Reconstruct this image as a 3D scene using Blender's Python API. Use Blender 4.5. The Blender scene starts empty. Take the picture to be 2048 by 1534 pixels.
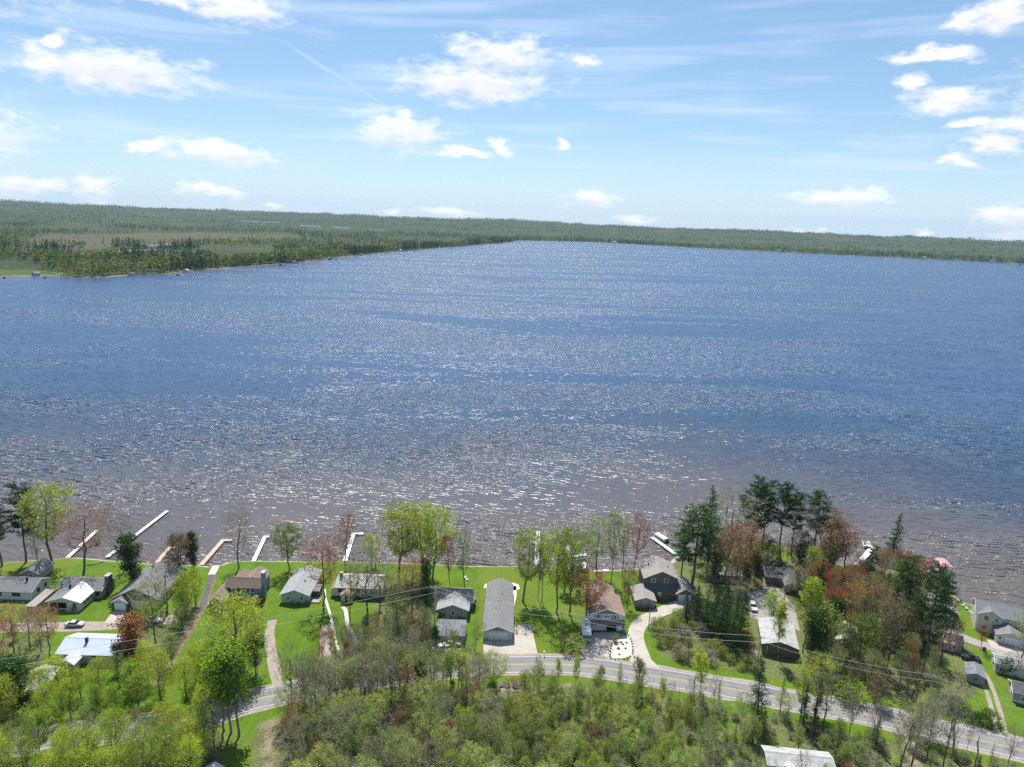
import bpy, bmesh, math, random
import numpy as np
from mathutils import Vector, Matrix

SC = bpy.context.scene
COL = SC.collection
rnd = random.Random(7)
R_ = math.radians

# ------------------------------------------------------------------ camera
F_PX, CAM_H = 1421.0, 112.0
PITCH, ROLL = R_(12.88), R_(1.9)
_f = np.array([0, math.cos(PITCH), -math.sin(PITCH)])
_r = np.array([1.0, 0, 0]); _u = np.array([0, math.sin(PITCH), math.cos(PITCH)])
_r2 = _r * math.cos(ROLL) + _u * math.sin(ROLL)
_u2 = _u * math.cos(ROLL) - _r * math.sin(ROLL)
CAM = np.array([0, 0, CAM_H])
GZ = 1.2                                   # level of the built-up near shore


def ray(x, y):
    return _f + _r2 * (x - 1024) / F_PX + _u2 * (767 - y) / F_PX


def P(x, y, z=GZ):                         # photo pixel -> point on the level z
    d = ray(x, y)
    return CAM + d * ((z - CAM_H) / d[2])


def Q(w):                                  # world -> photo pixel
    d = np.asarray(w, float) - CAM
    k = d @ _f
    return 1024 + F_PX * (d @ _r2) / k, 767 - F_PX * (d @ _u2) / k


cam_d = bpy.data.cameras.new('camera')
cam_d.sensor_width = 36.0
cam_d.lens = 36.0 * F_PX / 2048
cam_d.clip_start = 1.0
cam_d.clip_end = 60000
cam = bpy.data.objects.new('camera', cam_d)
COL.objects.link(cam)
cam.matrix_world = Matrix((
    (_r2[0], _u2[0], -_f[0], CAM[0]), (_r2[1], _u2[1], -_f[1], CAM[1]),
    (_r2[2], _u2[2], -_f[2], CAM[2]), (0, 0, 0, 1)))
SC.camera = cam

# ------------------------------------------------------------------ sky, sun
SUN_EL, SUN_AZ = R_(58), R_(-10)           # azimuth from +Y towards +X
world = bpy.data.worlds.new('World'); SC.world = world; world.use_nodes = True


class NT:                                  # small node helper
    def __init__(s, tree):
        s.t = tree; s.n = tree.nodes; s.l = tree.links

    def node(s, kind, ins=None, **props):
        n = s.n.new(kind)
        for k, v in props.items():
            setattr(n, k, v)
        for k, v in (ins or {}).items():
            s.put(n.inputs[k], v)
        return n

    def put(s, sock, v):
        if hasattr(v, 'is_linked') or isinstance(v, bpy.types.NodeSocket):
            s.l.new(v, sock)
        else:
            if isinstance(v, (tuple, list)) and len(v) == 3 and len(getattr(sock, 'default_value', [])) == 4:
                v = (*v, 1)
            sock.default_value = v

    def m(s, op, a, b=None, c=None, clamp=False):
        n = s.n.new('ShaderNodeMath'); n.operation = op; n.use_clamp = clamp
        for i, v in enumerate((a, b, c)):
            if v is not None:
                s.put(n.inputs[i], v)
        return n.outputs[0]

    def v(s, op, a, b=None, out=0):
        n = s.n.new('ShaderNodeVectorMath'); n.operation = op
        s.put(n.inputs[0], a)
        if b is not None:
            s.put(n.inputs[1], b)
        return n.outputs[out]

    def noise(s, vec, scale, detail=3, rough=.55, dist=0, out='Fac'):
        return s.node('ShaderNodeTexNoise', {'Vector': vec, 'Scale': scale, 'Detail': detail,
                                             'Roughness': rough, 'Distortion': dist}).outputs[out]

    def ramp(s, fac, stops, interp='LINEAR'):
        n = s.n.new('ShaderNodeValToRGB'); n.color_ramp.interpolation = interp
        e = n.color_ramp.elements
        while len(e) < len(stops):
            e.new(0.5)
        for q, (p, c) in zip(e, stops):
            q.position = p; q.color = (*c, 1) if len(c) == 3 else c
        s.put(n.inputs[0], fac)
        return n.outputs[0]

    def mix(s, f, a, b, mode='MIX'):
        n = s.n.new('ShaderNodeMix'); n.data_type = 'RGBA'; n.blend_type = mode
        s.put(n.inputs[0], f); s.put(n.inputs[6], a); s.put(n.inputs[7], b)
        return n.outputs[2]

    def maprange(s, v, a, b, c=0, d=1, smooth=False):
        n = s.n.new('ShaderNodeMapRange')
        n.interpolation_type = 'SMOOTHSTEP' if smooth else 'LINEAR'
        for i, x in enumerate((v, a, b, c, d)):
            s.put(n.inputs[i], x)
        return n.outputs[0]


def azel(x, y):
    d = ray(x, y); d = d / np.linalg.norm(d)
    return math.atan2(d[0], d[1]), math.asin(d[2])


nt = NT(world.node_tree); nt.n.clear()
sky = nt.node('ShaderNodeTexSky', sky_type='NISHITA', sun_disc=False, sun_elevation=SUN_EL,
              sun_rotation=SUN_AZ, altitude=300, air_density=1.0, dust_density=0.15, ozone_density=2.2)
dirn = nt.node('ShaderNodeTexCoord').outputs['Generated']
sep = nt.node('ShaderNodeSeparateXYZ', {0: dirn})
dx, dy, dz = sep.outputs
az = nt.m('ARCTAN2', dx, dy)
el = nt.m('ARCSINE', dz)
ae = nt.node('ShaderNodeCombineXYZ', {0: az, 1: el, 2: 0.0}).outputs[0]
aes = nt.v('MULTIPLY', ae, (1.0, 2.3, 1.0))
# edge turbulence of the cumulus
wob = nt.noise(aes, 16, 6, .62, out='Color')
wob = nt.v('MULTIPLY', nt.v('SUBTRACT', wob, (.5, .5, .5)), (.085, .042, 0))
aw = nt.v('ADD', ae, wob)
# cumulus seen in the photograph: centre pixel, half width, half height
CUM = [(230, 140, 165, 40), (125, 80, 26, 16), (95, 120, 60, 26), (1005, 108, 125, 34), (955, 168, 160, 42), (1160, 120, 24, 13),
       (800, 262, 105, 38), (430, 305, 115, 26), (290, 292, 40, 11), (1180, 396, 66, 22), (1265, 434, 45, 14),
       (1675, 393, 90, 18), (1890, 200, 80, 20), (1865, 108, 76, 15), (1835, 172, 26, 24), (2010, 20, 64, 30), (1928, 40, 28, 18),
       (2030, 250, 72, 22), (2000, 290, 56, 14), (1935, 242, 34, 12), (1940, 320, 28, 12), (2020, 435, 70, 22),
       (470, 18, 110, 30), (330, 0, 70, 16), (195, 383, 34, 28), (30, 372, 60, 24), (90, 372, 40, 16), (425, 385, 64, 14),
       (795, 416, 24, 12), (910, 422, 70, 12), (550, 410, 16, 9), (1115, 296, 24, 14), (1000, 292, 30, 14),
       (930, 300, 60, 10), (1600, 465, 40, 9), (1855, 466, 22, 8), (2020, 470, 40, 12), (-150, 250, 160, 50), (2300, 150, 180, 60), (1180, -120, 200, 50),
       (-80, -60, 180, 50), (1700, -160, 220, 60), (600, -200, 240, 60)]
CUM = [azel(a, b) + (1.16 * c / F_PX, 1.2 * d / F_PX) for a, b, c, d in CUM]
# the sky outside the picture goes on with clouds of the same kind
for _k in range(14):
    a = rnd.uniform(.95, 2 * math.pi - .95); a = a if a < math.pi else a - 2 * math.pi
    e = rnd.uniform(.03, .7); w = rnd.uniform(.07, .15)
    CUM.append((a, e, w, w * .33))


def nearest_cloud(vec, lst):
    best = None
    for a, e, w, h in lst:
        q = nt.v('MULTIPLY', nt.v('SUBTRACT', vec, (a, e, 0)), (1 / w, 1 / h, 0))
        ln = nt.v('LENGTH', q, out=1)
        best = ln if best is None else nt.m('MINIMUM', best, ln)
    return best


best = nearest_cloud(aw, CUM)
above = nearest_cloud(nt.v('ADD', aw, (-.004, .012, 0)), CUM[:43])
fine = nt.noise(aes, 34, 6, .60)
dens = nt.m('SUBTRACT', nt.m('ADD', .86, nt.m('MULTIPLY', nt.m('SUBTRACT', fine, .5), 1.7)), best)
dens = nt.maprange(dens, -.11, .80, 0, .94, True)
# thin veil: streaks of cirrus stretched along the horizon
st = nt.noise(nt.v('MULTIPLY', ae, (1.3, 15, 1)), 2.6, 4, .55, .3)
veil = nt.maprange(st, .44, .70, 0, .75, True)
lowv = nt.maprange(el, .0, .30, .9, .30, True)
veil = nt.m('MULTIPLY', veil, nt.m('ADD', lowv, .2))
veil = nt.m('MAXIMUM', veil, nt.maprange(el, -.01, .13, .6, .0, True))
# two condensation trails
def trail(p0, p1, wid, amt):
    a0, e0 = azel(*p0); a1, e1 = azel(*p1)
    t = np.array([a1 - a0, e1 - e0]); L = np.linalg.norm(t); t /= L
    rel = nt.v('SUBTRACT', nt.v('ADD', ae, nt.v('MULTIPLY', wob, (.12, .12, 0))), (a0, e0, 0))
    u = nt.v('DOT_PRODUCT', rel, (t[0], t[1], 0), out=1); w = nt.v('DOT_PRODUCT', rel, (-t[1], t[0], 0), out=1)
    k = nt.maprange(nt.m('ABSOLUTE', w), 0, wid, amt, 0, True)
    k = nt.m('MULTIPLY', k, nt.maprange(u, -.04, .05, 0, 1, True))
    return nt.m('MULTIPLY', k, nt.maprange(u, L - .05, L + .04, 1, 0, True))
tr = nt.m('MAXIMUM', trail((585, 95), (785, 218), .0035, .5), trail((500, 12), (1010, 10), .011, .45))
veil = nt.m('MAXIMUM', veil, tr)
# clouds: sunlit white, slightly grey-blue where thick (seen from below)
shade = nt.noise(aes, 24, 4, .6)
base_ = nt.maprange(nt.m('ADD', above, nt.m('MULTIPLY', nt.m('SUBTRACT', fine, .5), -1.2)), .25, .95, .85, 0, True)
ccol = nt.mix(nt.m('MULTIPLY', base_, nt.maprange(shade, .3, .7, .55, 1)), (11.6, 11.3, 11.1, 1), (7.6, 7.7, 8.2, 1))
skyc = nt.mix(veil, nt.mix(.2, nt.mix(1.0, sky.outputs[0], (.95, 1.04, 1.08, 1), 'MULTIPLY'), (3.7, 6.0, 8.9, 1)), (6.5, 8.1, 10.2, 1))
skyc = nt.mix(dens, skyc, ccol)
bg = nt.node('ShaderNodeBackground', {'Color': skyc, 'Strength': 0.072})
nt.node('ShaderNodeOutputWorld', {'Surface': bg.outputs[0]})
world.cycles.sampling_method = 'MANUAL'; world.cycles.sample_map_resolution = 512

sun_d = bpy.data.lights.new('sun', 'SUN'); sun_d.energy = 4.5; sun_d.angle = R_(.53); sun_d.color = (1, .955, .88)
sun = bpy.data.objects.new('sun', sun_d); COL.objects.link(sun)
sv = Vector((math.sin(SUN_AZ) * math.cos(SUN_EL), math.cos(SUN_AZ) * math.cos(SUN_EL), math.sin(SUN_EL)))
sun.rotation_euler = sv.to_track_quat('Z', 'Y').to_euler()

vs = SC.view_settings
vs.view_transform = 'Standard'; vs.look = 'None'; vs.gamma = 1; vs.use_curve_mapping = False
vs.exposure = 0.62
cy = SC.cycles
cy.max_bounces = 6; cy.diffuse_bounces = 2; cy.glossy_bounces = 2; cy.transmission_bounces = 4
cy.transparent_max_bounces = 6; cy.volume_bounces = 0
cy.caustics_reflective = False; cy.caustics_refractive = False
cy.sample_clamp_indirect = 6
cy.use_denoising = False

# ------------------------------------------------------------------ materials
MAT = {}


def material(name, rough=.8, spec=.3):
    m = bpy.data.materials.new(name); m.use_nodes = True
    t = NT(m.node_tree); t.n.clear()
    out = t.node('ShaderNodeOutputMaterial')
    b = t.node('ShaderNodeBsdfPrincipled', {'Roughness': rough, 'Specular IOR Level': spec})
    t.l.new(b.outputs[0], out.inputs[0])
    MAT[name] = m
    return m, t, b, out


def plain(name, col, rough=.7, var=.12, scale=2.0, spec=.3, bump=0, metal=0, dirt=0):
    """colour with uneven grain and wear"""
    m, t, b, out = material(name, rough, spec)
    pos = t.node('ShaderNodeNewGeometry').outputs['Position']
    n = t.noise(pos, scale, 4, .6)
    hi = tuple(min(1, c * (1 + var)) for c in col); lo = tuple(c * (1 - var) for c in col)
    c = t.ramp(n, [(.3, lo), (.7, hi)])
    if dirt:
        d = t.noise(pos, .5, 5, .7)
        c = t.mix(t.maprange(d, .5, .75, 0, dirt), c, (col[0] * .45, col[1] * .43, col[2] * .38, 1))
    t.put(b.inputs['Base Color'], c)
    b.inputs['Metallic'].default_value = metal
    if bump:
        bn = t.node('ShaderNodeBump', {'Height': t.noise(pos, scale * 4, 3), 'Distance': bump, 'Strength': .7})
        t.put(b.inputs['Normal'], bn.outputs[0])
    return m


def attr_col(t, name='tint'):
    return t.node('ShaderNodeAttribute', attribute_name=name).outputs['Color']


# ------------------------------------------------------------------ object helpers
def tag(o, label=None, cat=None, group=None, kind=None):
    if label: o['label'] = label
    if cat: o['category'] = cat
    if group: o['group'] = group
    if kind: o['kind'] = kind
    return o


def link(name, data, parent=None):
    o = bpy.data.objects.new(name, data)
    COL.objects.link(o)
    if parent is not None:
        o.parent = parent
    return o


def empty(name, loc, rz=0, label=None, cat=None, group=None):
    o = bpy.data.objects.new(name, None); COL.objects.link(o)
    o.empty_display_size = .5
    o.location = tuple(float(c) for c in loc); o.rotation_euler = (0, 0, rz)
    return tag(o, label, cat, group)


def npmesh(name, verts, faces_flat, counts, mats, smooth=False, attrs=None, mat_idx=None):
    """fast mesh from numpy: verts (n,3), flat loop indices, loop count per face"""
    me = bpy.data.meshes.new(name)
    verts = np.ascontiguousarray(verts, np.float32); fl = np.ascontiguousarray(faces_flat, np.int32)
    cn = np.ascontiguousarray(counts, np.int32)
    me.vertices.add(len(verts)); me.vertices.foreach_set('co', verts.ravel())
    me.loops.add(len(fl)); me.loops.foreach_set('vertex_index', fl)
    me.polygons.add(len(cn))
    st = np.zeros(len(cn), np.int32); st[1:] = np.cumsum(cn)[:-1]
    me.polygons.foreach_set('loop_start', st)
    if mat_idx is not None:
        me.polygons.foreach_set('material_index', np.ascontiguousarray(mat_idx, np.int32))
    me.update(calc_edges=True)
    if smooth:
        me.polygons.foreach_set('use_smooth', np.ones(len(cn), bool))
    for k, a in (attrs or {}).items():
        a = np.asarray(a, np.float32)
        if a.ndim == 1:
            at = me.attributes.new(k, 'FLOAT', 'POINT'); at.data.foreach_set('value', a)
        else:
            at = me.attributes.new(k, 'FLOAT_COLOR', 'POINT')
            at.data.foreach_set('color', np.concatenate([a, np.ones((len(a), 1), np.float32)], 1).ravel())
    for m in (mats if isinstance(mats, (list, tuple)) else [mats]):
        me.materials.append(MAT[m] if isinstance(m, str) else m)
    return me


class MB:
    """collects quads / boxes / tubes and builds them as one mesh"""
    def __init__(s):
        s.v = []; s.f = []

    def add(s, vs, fs):
        k = len(s.v); s.v += [tuple(map(float, p)) for p in vs]
        s.f += [tuple(i + k for i in f) for f in fs]
        return s

    def box(s, x0, y0, z0, x1, y1, z1):
        return s.add([(x0, y0, z0), (x1, y0, z0), (x1, y1, z0), (x0, y1, z0), (x0, y0, z1), (x1, y0, z1), (x1, y1, z1), (x0, y1, z1)],
                     [(0, 3, 2, 1), (4, 5, 6, 7), (0, 1, 5, 4), (1, 2, 6, 5), (2, 3, 7, 6), (3, 0, 4, 7)])

    def prism(s, poly, axis, a0, a1):
        """polygon (2-D) swept along an axis: axis 'x' uses (y,z), 'y' uses (x,z), 'z' uses (x,y)"""
        def pt(p, a):
            return {'x': (a, p[0], p[1]), 'y': (p[0], a, p[1]), 'z': (p[0], p[1], a)}[axis]
        n = len(poly)
        vs = [pt(p, a0) for p in poly] + [pt(p, a1) for p in poly]
        fs = [tuple(range(n)), tuple(range(2 * n - 1, n - 1, -1))]
        fs += [(i, i + n, (i + 1) % n + n, (i + 1) % n) for i in range(n)]
        return s.add(vs, fs)

    def tube(s, pts, rad, n=6, cap=True):
        pts = [Vector(p) for p in pts]; rad = rad if isinstance(rad, (list, tuple)) else [rad] * len(pts)
        k = len(s.v)
        for i, p in enumerate(pts):
            t = (pts[min(i + 1, len(pts) - 1)] - pts[max(i - 1, 0)]).normalized()
            a = t.orthogonal().normalized(); b = t.cross(a)
            for j in range(n):
                w = 2 * math.pi * j / n
                s.v.append(tuple(p + (a * math.cos(w) + b * math.sin(w)) * rad[i]))
        for i in range(len(pts) - 1):
            for j in range(n):
                q = k + i * n; s.f.append((q + j, q + (j + 1) % n, q + n + (j + 1) % n, q + n + j))
        if cap:
            s.f.append(tuple(k + j for j in range(n))[::-1]); s.f.append(tuple(k + (len(pts) - 1) * n + j for j in range(n)))
        return s

    def mesh(s, name, mat, smooth=False, bevel=0):
        me = bpy.data.meshes.new(name)
        me.from_pydata(s.v, [], s.f)
        bm = bmesh.new(); bm.from_mesh(me)
        bmesh.ops.recalc_face_normals(bm, faces=bm.faces)
        if bevel:
            bmesh.ops.bevel(bm, geom=bm.edges[:], offset=bevel, segments=1, affect='EDGES', clamp_overlap=True)
        bm.to_mesh(me); bm.free()
        if smooth:
            me.polygons.foreach_set('use_smooth', np.ones(len(me.polygons), bool))
        me.materials.append(MAT[mat] if isinstance(mat, str) else mat)
        return me

    def obj(s, name, mat, parent=None, smooth=False, bevel=0):
        return link(name, s.mesh(name, mat, smooth, bevel), parent)


def poly_mask(X, Y, poly):
    """vectorised point in polygon"""
    inside = np.zeros(X.shape, bool); n = len(poly)
    for i in range(n):
        x1, y1 = poly[i]; x2, y2 = poly[(i + 1) % n]
        c = ((y1 > Y) != (y2 > Y)) & (X < (x2 - x1) * (Y - y1) / ((y2 - y1) if y2 != y1 else 1e-9) + x1)
        inside ^= c
    return inside


def seg_dist(X, Y, line):
    D = np.full(X.shape, 1e9)
    for (x1, y1), (x2, y2) in zip(line[:-1], line[1:]):
        vx, vy = x2 - x1, y2 - y1
        t = np.clip(((X - x1) * vx + (Y - y1) * vy) / (vx * vx + vy * vy + 1e-9), 0, 1)
        D = np.minimum(D, np.hypot(X - x1 - t * vx, Y - y1 - t * vy))
    return D


def pxline(pts, z=GZ):
    return [tuple(P(x, y, z)[:2]) for x, y in pts]


def spline(pts, step=1.5):
    """Catmull-Rom through world points"""
    p = [np.array(q, float) for q in pts]; p = [2 * p[0] - p[1]] + p + [2 * p[-1] - p[-2]]
    out = []
    for i in range(1, len(p) - 2):
        n = max(2, int(np.linalg.norm(p[i + 1] - p[i]) / step))
        for k in range(n):
            t = k / n
            out.append(.5 * ((2 * p[i]) + (-p[i - 1] + p[i + 1]) * t + (2 * p[i - 1] - 5 * p[i] + 4 * p[i + 1] - p[i + 2]) * t * t
                             + (-p[i - 1] + 3 * p[i] - 3 * p[i + 1] + p[i + 2]) * t ** 3))
    out.append(p[-2])
    return np.array(out)


def vnoise(x, y, seed=0):
    """cheap smooth value noise, vectorised"""
    x = np.asarray(x, float); y = np.asarray(y, float)
    xi = np.floor(x).astype(np.int64); yi = np.floor(y).astype(np.int64); fx = x - xi; fy = y - yi
    fx = fx * fx * (3 - 2 * fx); fy = fy * fy * (3 - 2 * fy)

    def h(a, b):
        n = (a * 374761393 + b * 668265263 + seed * 1274126177) & 0x7fffffff
        n = ((n ^ (n >> 13)) * 1274126177) & 0x7fffffff
        return ((n ^ (n >> 16)) & 0xffff) / 65535.0
    return (h(xi, yi) * (1 - fx) + h(xi + 1, yi) * fx) * (1 - fy) + (h(xi, yi + 1) * (1 - fx) + h(xi + 1, yi + 1) * fx) * fy

# ------------------------------------------------------------------ the lake
m, t, b, out = material('water', .29, .5)
b.inputs['IOR'].default_value = 1.333
pos = t.node('ShaderNodeNewGeometry').outputs['Position']
warp = t.v('MULTIPLY', t.v('SUBTRACT', t.noise(pos, .035, 2, out='Color'), (.5, .5, .5)), (7, 7, 0))
wp = t.v('ADD', pos, warp)
mp = t.node('ShaderNodeMapping', {'Vector': wp, 'Rotation': (0, 0, R_(14)), 'Scale': (.19, .60, 1)}).outputs[0]
n1 = t.noise(mp, 1.0, 2, .6, out='Color')                    # wind waves, crests along the wind front
mp2 = t.node('ShaderNodeMapping', {'Vector': wp, 'Rotation': (0, 0, R_(4)), 'Scale': (1.1, 2.4, 1)}).outputs[0]
n2 = t.noise(mp2, 1.0, 3, .65, out='Color')                  # chop
streak = t.noise(t.node('ShaderNodeMapping', {'Vector': pos, 'Rotation': (0, 0, R_(12)), 'Scale': (.0022, .009, 1)}).outputs[0], 1, 4, .6, .8)
amp = t.maprange(streak, .40, .60, .45, 1.4, True)
s1 = t.v('MULTIPLY', t.v('SUBTRACT', n1, (.5, .5, .5)), (1.6, 1.5, 0))
s2 = t.v('MULTIPLY', t.v('SUBTRACT', n2, (.5, .5, .5)), (2.7, 1.7, 0))
mp3 = t.node('ShaderNodeMapping', {'Vector': wp, 'Rotation': (0, 0, R_(18)), 'Scale': (.045, .13, 1)}).outputs[0]
s3 = t.v('MULTIPLY', t.v('SUBTRACT', t.noise(mp3, 1.0, 2, .55, out='Color'), (.5, .5, .5)), (.3, .7, 0))     # wave groups
mp4 = t.node('ShaderNodeMapping', {'Vector': pos, 'Rotation': (0, 0, R_(10)), 'Scale': (.012, .042, 1)}).outputs[0]
s4 = t.v('MULTIPLY', t.v('SUBTRACT', t.noise(mp4, 1.0, 3, .6, .4, out='Color'), (.5, .5, .5)), (.2, .55, 0))   # gust cells
sl = t.v('ADD', t.v('ADD', s1, s2), t.v('ADD', s3, s4))
for k_, (deg, lam, a_) in enumerate(((-17, 3.0, .34), (-4, 2.3, .24), (-30, 4.4, .14))):      # wave trains running with the wind
    d_ = (math.sin(R_(-deg)), math.cos(R_(deg))); kk = 2 * math.pi / lam
    ph = t.v('DOT_PRODUCT', pos, (d_[0] * kk, d_[1] * kk, 0), out=1)
    ph = t.m('ADD', ph, t.m('MULTIPLY', t.noise(t.v('ADD', pos, (37.0 * k_, 11.0 * k_, 0)), .11, 3, .6), 16))
    env = t.maprange(t.noise(t.v('ADD', pos, (91.0 * k_, 53.0 * k_, 0)), .16, 2, .5), .38, .62, .25, 1.25, True)
    wv = t.m('MULTIPLY', t.m('MULTIPLY', t.m('SINE', ph), env), a_)
    sl = t.v('ADD', sl, t.node('ShaderNodeCombineXYZ', {0: t.m('MULTIPLY', wv, d_[0]), 1: t.m('MULTIPLY', wv, d_[1]), 2: 0.0}).outputs[0])
sc = t.node('ShaderNodeVectorMath', {0: sl, 'Scale': amp}, operation='SCALE').outputs[0]
nrm = t.v('NORMALIZE', t.v('ADD', sc, (0, 0, 1)))
t.put(b.inputs['Normal'], nrm)
# tannin-brown shallows over sand turn into deep blue
sy = t.node('ShaderNodeSeparateXYZ', {0: pos})
near = t.node('ShaderNodeAttribute', attribute_name='shore').outputs['Fac']
dep = t.m('ADD', near, t.m('MULTIPLY', t.m('SUBTRACT', t.noise(pos, .016, 4, .6, .5), .5), 120))
col = t.ramp(t.maprange(dep, 0, 320), [(0, (.100, .082, .074)), (.18, (.076, .070, .080)), (.40, (.022, .042, .082)), (.6, (.010, .041, .102)), (1, (.009, .048, .132))])
t.put(b.inputs['Base Color'], col)

# ------------------------------------------------------------------ outlines of the land
NEAR_SHORE = [(-900, 1060), (-300, 1118), (-60, 1127), (0, 1124), (70, 1119), (140, 1114), (170, 1115), (240, 1121), (330, 1128), (398, 1129),
              (420, 1132), (446, 1128), (472, 1121), (600, 1121), (800, 1124), (930, 1130), (1040, 1131), (1100, 1137),
              (1200, 1140), (1262, 1136), (1330, 1130), (1352, 1110), (1395, 1112), (1425, 1098), (1470, 1080), (1528, 1080),
              (1570, 1094), (1605, 1108), (1650, 1120), (1715, 1131), (1790, 1140), (1850, 1152), (1885, 1172), (1925, 1202),
              (1950, 1208), (2000, 1213), (2060, 1224), (2200, 1262), (2500, 1300), (3300, 1330)]
NS = [tuple(q) for q in spline(pxline(NEAR_SHORE, .3), 2.5)]
NEAR_POLY = NS + [(6000, 180), (6000, -6000), (-6000, -6000), (-6000, 300)]
FAR_SHORE = [(-500, 592), (-250, 574), (-60, 557), (0, 554), (100, 552), (160, 556), (215, 555), (260, 551), (330, 548), (400, 541), (500, 533), (600, 525),
             (700, 513), (800, 503), (900, 495), (985, 488), (1028, 484), (1036, 481), (1100, 482), (1200, 485), (1400, 496), (1600, 506),
             (1800, 516), (1950, 523), (2048, 528), (2300, 545), (2700, 590)]
FS = pxline(FAR_SHORE, 0)
FAR_POLY = [(-13000, 1500), (-2600, 1200)] + FS + [(5200, 2400), (13000, 2600), (13000, 13000), (-13000, 13000)]

# lake sheet: fine near the shore so that the depth attribute follows it
gx = np.concatenate([np.linspace(-12500, -700, 30), np.arange(-660, 700, 8), np.linspace(740, 12500, 30)])
gy = np.concatenate([np.linspace(-200, 120, 8), np.arange(130, 420, 6), np.linspace(430, 1500, 60), np.linspace(1600, 12500, 60)])
X, Y = np.meshgrid(gx, gy)
D = seg_dist(X, Y, NS)


def grid_faces(nx, ny):
    i = np.arange(ny - 1)[:, None] * nx + np.arange(nx - 1)[None]
    return np.stack([i, i + 1, i + nx + 1, i + nx], -1).reshape(-1)


fl = grid_faces(len(gx), len(gy))
me = npmesh('lake', np.stack([X, Y, np.zeros_like(X)], -1).reshape(-1, 3), fl, np.full(len(fl) // 4, 4), 'water', attrs={'shore': D.ravel()})
tag(link('lake', me), kind='structure')

# ------------------------------------------------------------------ far land
RIDGE = [(-700, 384), (-200, 394), (0, 399), (120, 403), (250, 411), (500, 419), (640, 424), (750, 430), (860, 434), (1000, 436), (1150, 444),
         (1250, 450), (1400, 455), (1500, 458), (1600, 462), (1750, 469), (1900, 474), (2048, 480), (2400, 494), (2900, 510)]
RA = np.array([azel(*q) for q in RIDGE])


def far_h(x, y):
    x = np.asarray(x, float); y = np.asarray(y, float)
    r = np.hypot(x, y); a = np.arctan2(x, y)
    rr = np.interp(a, RA[:, 0], RA[:, 0] * 0 + 8600) + 900 * (vnoise(a * 9, a * 0, 3) - .5)
    top = CAM_H + rr * np.tan(np.interp(a, RA[:, 0], RA[:, 1]))
    top = top - 16 + 15 * (vnoise(a * 55, a * 0 + 3, 4) - .5) + 8 * (vnoise(a * 170, a * 0 + 9, 6) - .5)
    s = np.clip((r - 3300) / (rr - 3300), 0, 1); s = s ** 1.5 * (1.6 - .6 * s)
    bumps = 64 * (vnoise(x / 1500, y / 700, 5) - .5) * np.clip((r - 3600) / 2500, 0, 1) * np.clip((rr - r) / 1500, 0, 1)
    h = 3 + (top - 3) * s + bumps + 2 * vnoise(x / 160, y / 160, 8)
    return np.where(r > rr, np.maximum(h - (r - rr) * .02, -20), h)


def far_pt(px, py, dz=0):
    """march a pixel's ray to the far terrain"""
    d = ray(px, py); d = d / np.hypot(d[0], d[1])
    rs = np.arange(900, 13000, 6.0)
    w = CAM[None] + rs[:, None] * d[None]
    hit = np.nonzero(w[:, 2] < far_h(w[:, 0], w[:, 1]) + dz)[0]
    return w[hit[0]] if len(hit) else None


aa = np.linspace(-1.25, 1.25, 420)
rr_ = np.concatenate([np.linspace(900, 2600, 150), np.linspace(2615, 6000, 130), np.linspace(6030, 10500, 110), np.linspace(10700, 12800, 8)])
A_, RR = np.meshgrid(aa, rr_)
X, Y = RR * np.sin(A_), RR * np.cos(A_)
ins = poly_mask(X, Y, FAR_POLY)
D = seg_dist(X, Y, FS)
sgn = np.where(ins, D, -D)
Z = far_h(X, Y)
Z = np.where(sgn > 0, np.minimum(Z, .2 + sgn * .06), np.maximum(-4, sgn * .08 - .1))
MARSH = [pxline([(130, 497), (330, 488), (640, 477), (560, 468), (350, 466), (100, 470), (20, 485)], 4)]
marsh = np.zeros(X.shape)
for pl in MARSH:
    marsh = np.maximum(marsh, poly_mask(X + 260 * (vnoise(X / 170, Y / 170, 71) - .5), Y + 420 * (vnoise(X / 150, Y / 150, 72) - .5), pl) * (.45 + .55 * vnoise(X / 90, Y / 60, 73)))
PARK = pxline([(-40, 552), (90, 549), (160, 545), (60, 541), (-40, 541)], 3)
park = poly_mask(X, Y, PARK) * .55

m, t, b, out = material('far_ground', .95, .1)
pos = t.node('ShaderNodeNewGeometry').outputs['Position']
n = t.noise(pos, .006, 5, .65)
n2 = t.noise(pos, .05, 4, .7)
cw = t.ramp(n, [(.3, (.020, .040, .014)), (.5, (.038, .060, .020)), (.7, (.066, .078, .028))])
fld = t.noise(pos, .0028, 3, .5)
cw = t.mix(t.maprange(fld, .5, .62, 0, .75), cw, t.ramp(t.noise(pos, .012, 3), [(.35, (.115, .105, .052)), (.6, (.075, .105, .036))]))
cw = t.mix(.45, cw, t.ramp(n2, [(.35, (.012, .022, .010)), (.6, (.09, .10, .038))]))
cm = t.ramp(n2, [(.3, (.075, .072, .035)), (.6, (.13, .115, .060)), (.75, (.08, .09, .038))])
c = t.mix(t.node('ShaderNodeAttribute', attribute_name='marsh').outputs['Fac'], cw, cm)
c = t.mix(t.node('ShaderNodeAttribute', attribute_name='park').outputs['Fac'], c, t.ramp(n2, [(.3, (.09, .14, .035)), (.7, (.13, .18, .05))]))
sh = t.node('ShaderNodeAttribute', attribute_name='edge').outputs['Fac']
c = t.mix(sh, c, t.ramp(n2, [(.3, (.24, .18, .12)), (.7, (.36, .29, .20))]))
t.put(b.inputs['Base Color'], c)
bn = t.node('ShaderNodeBump', {'Height': n2, 'Distance': 14.0, 'Strength': .8})
t.put(b.inputs['Normal'], bn.outputs[0])
edge = np.clip(1 - np.abs(sgn - 3) / 9, 0, 1) * (vnoise(X / 60, Y / 60, 2) > .35)
fl = grid_faces(len(aa), len(rr_))
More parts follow.
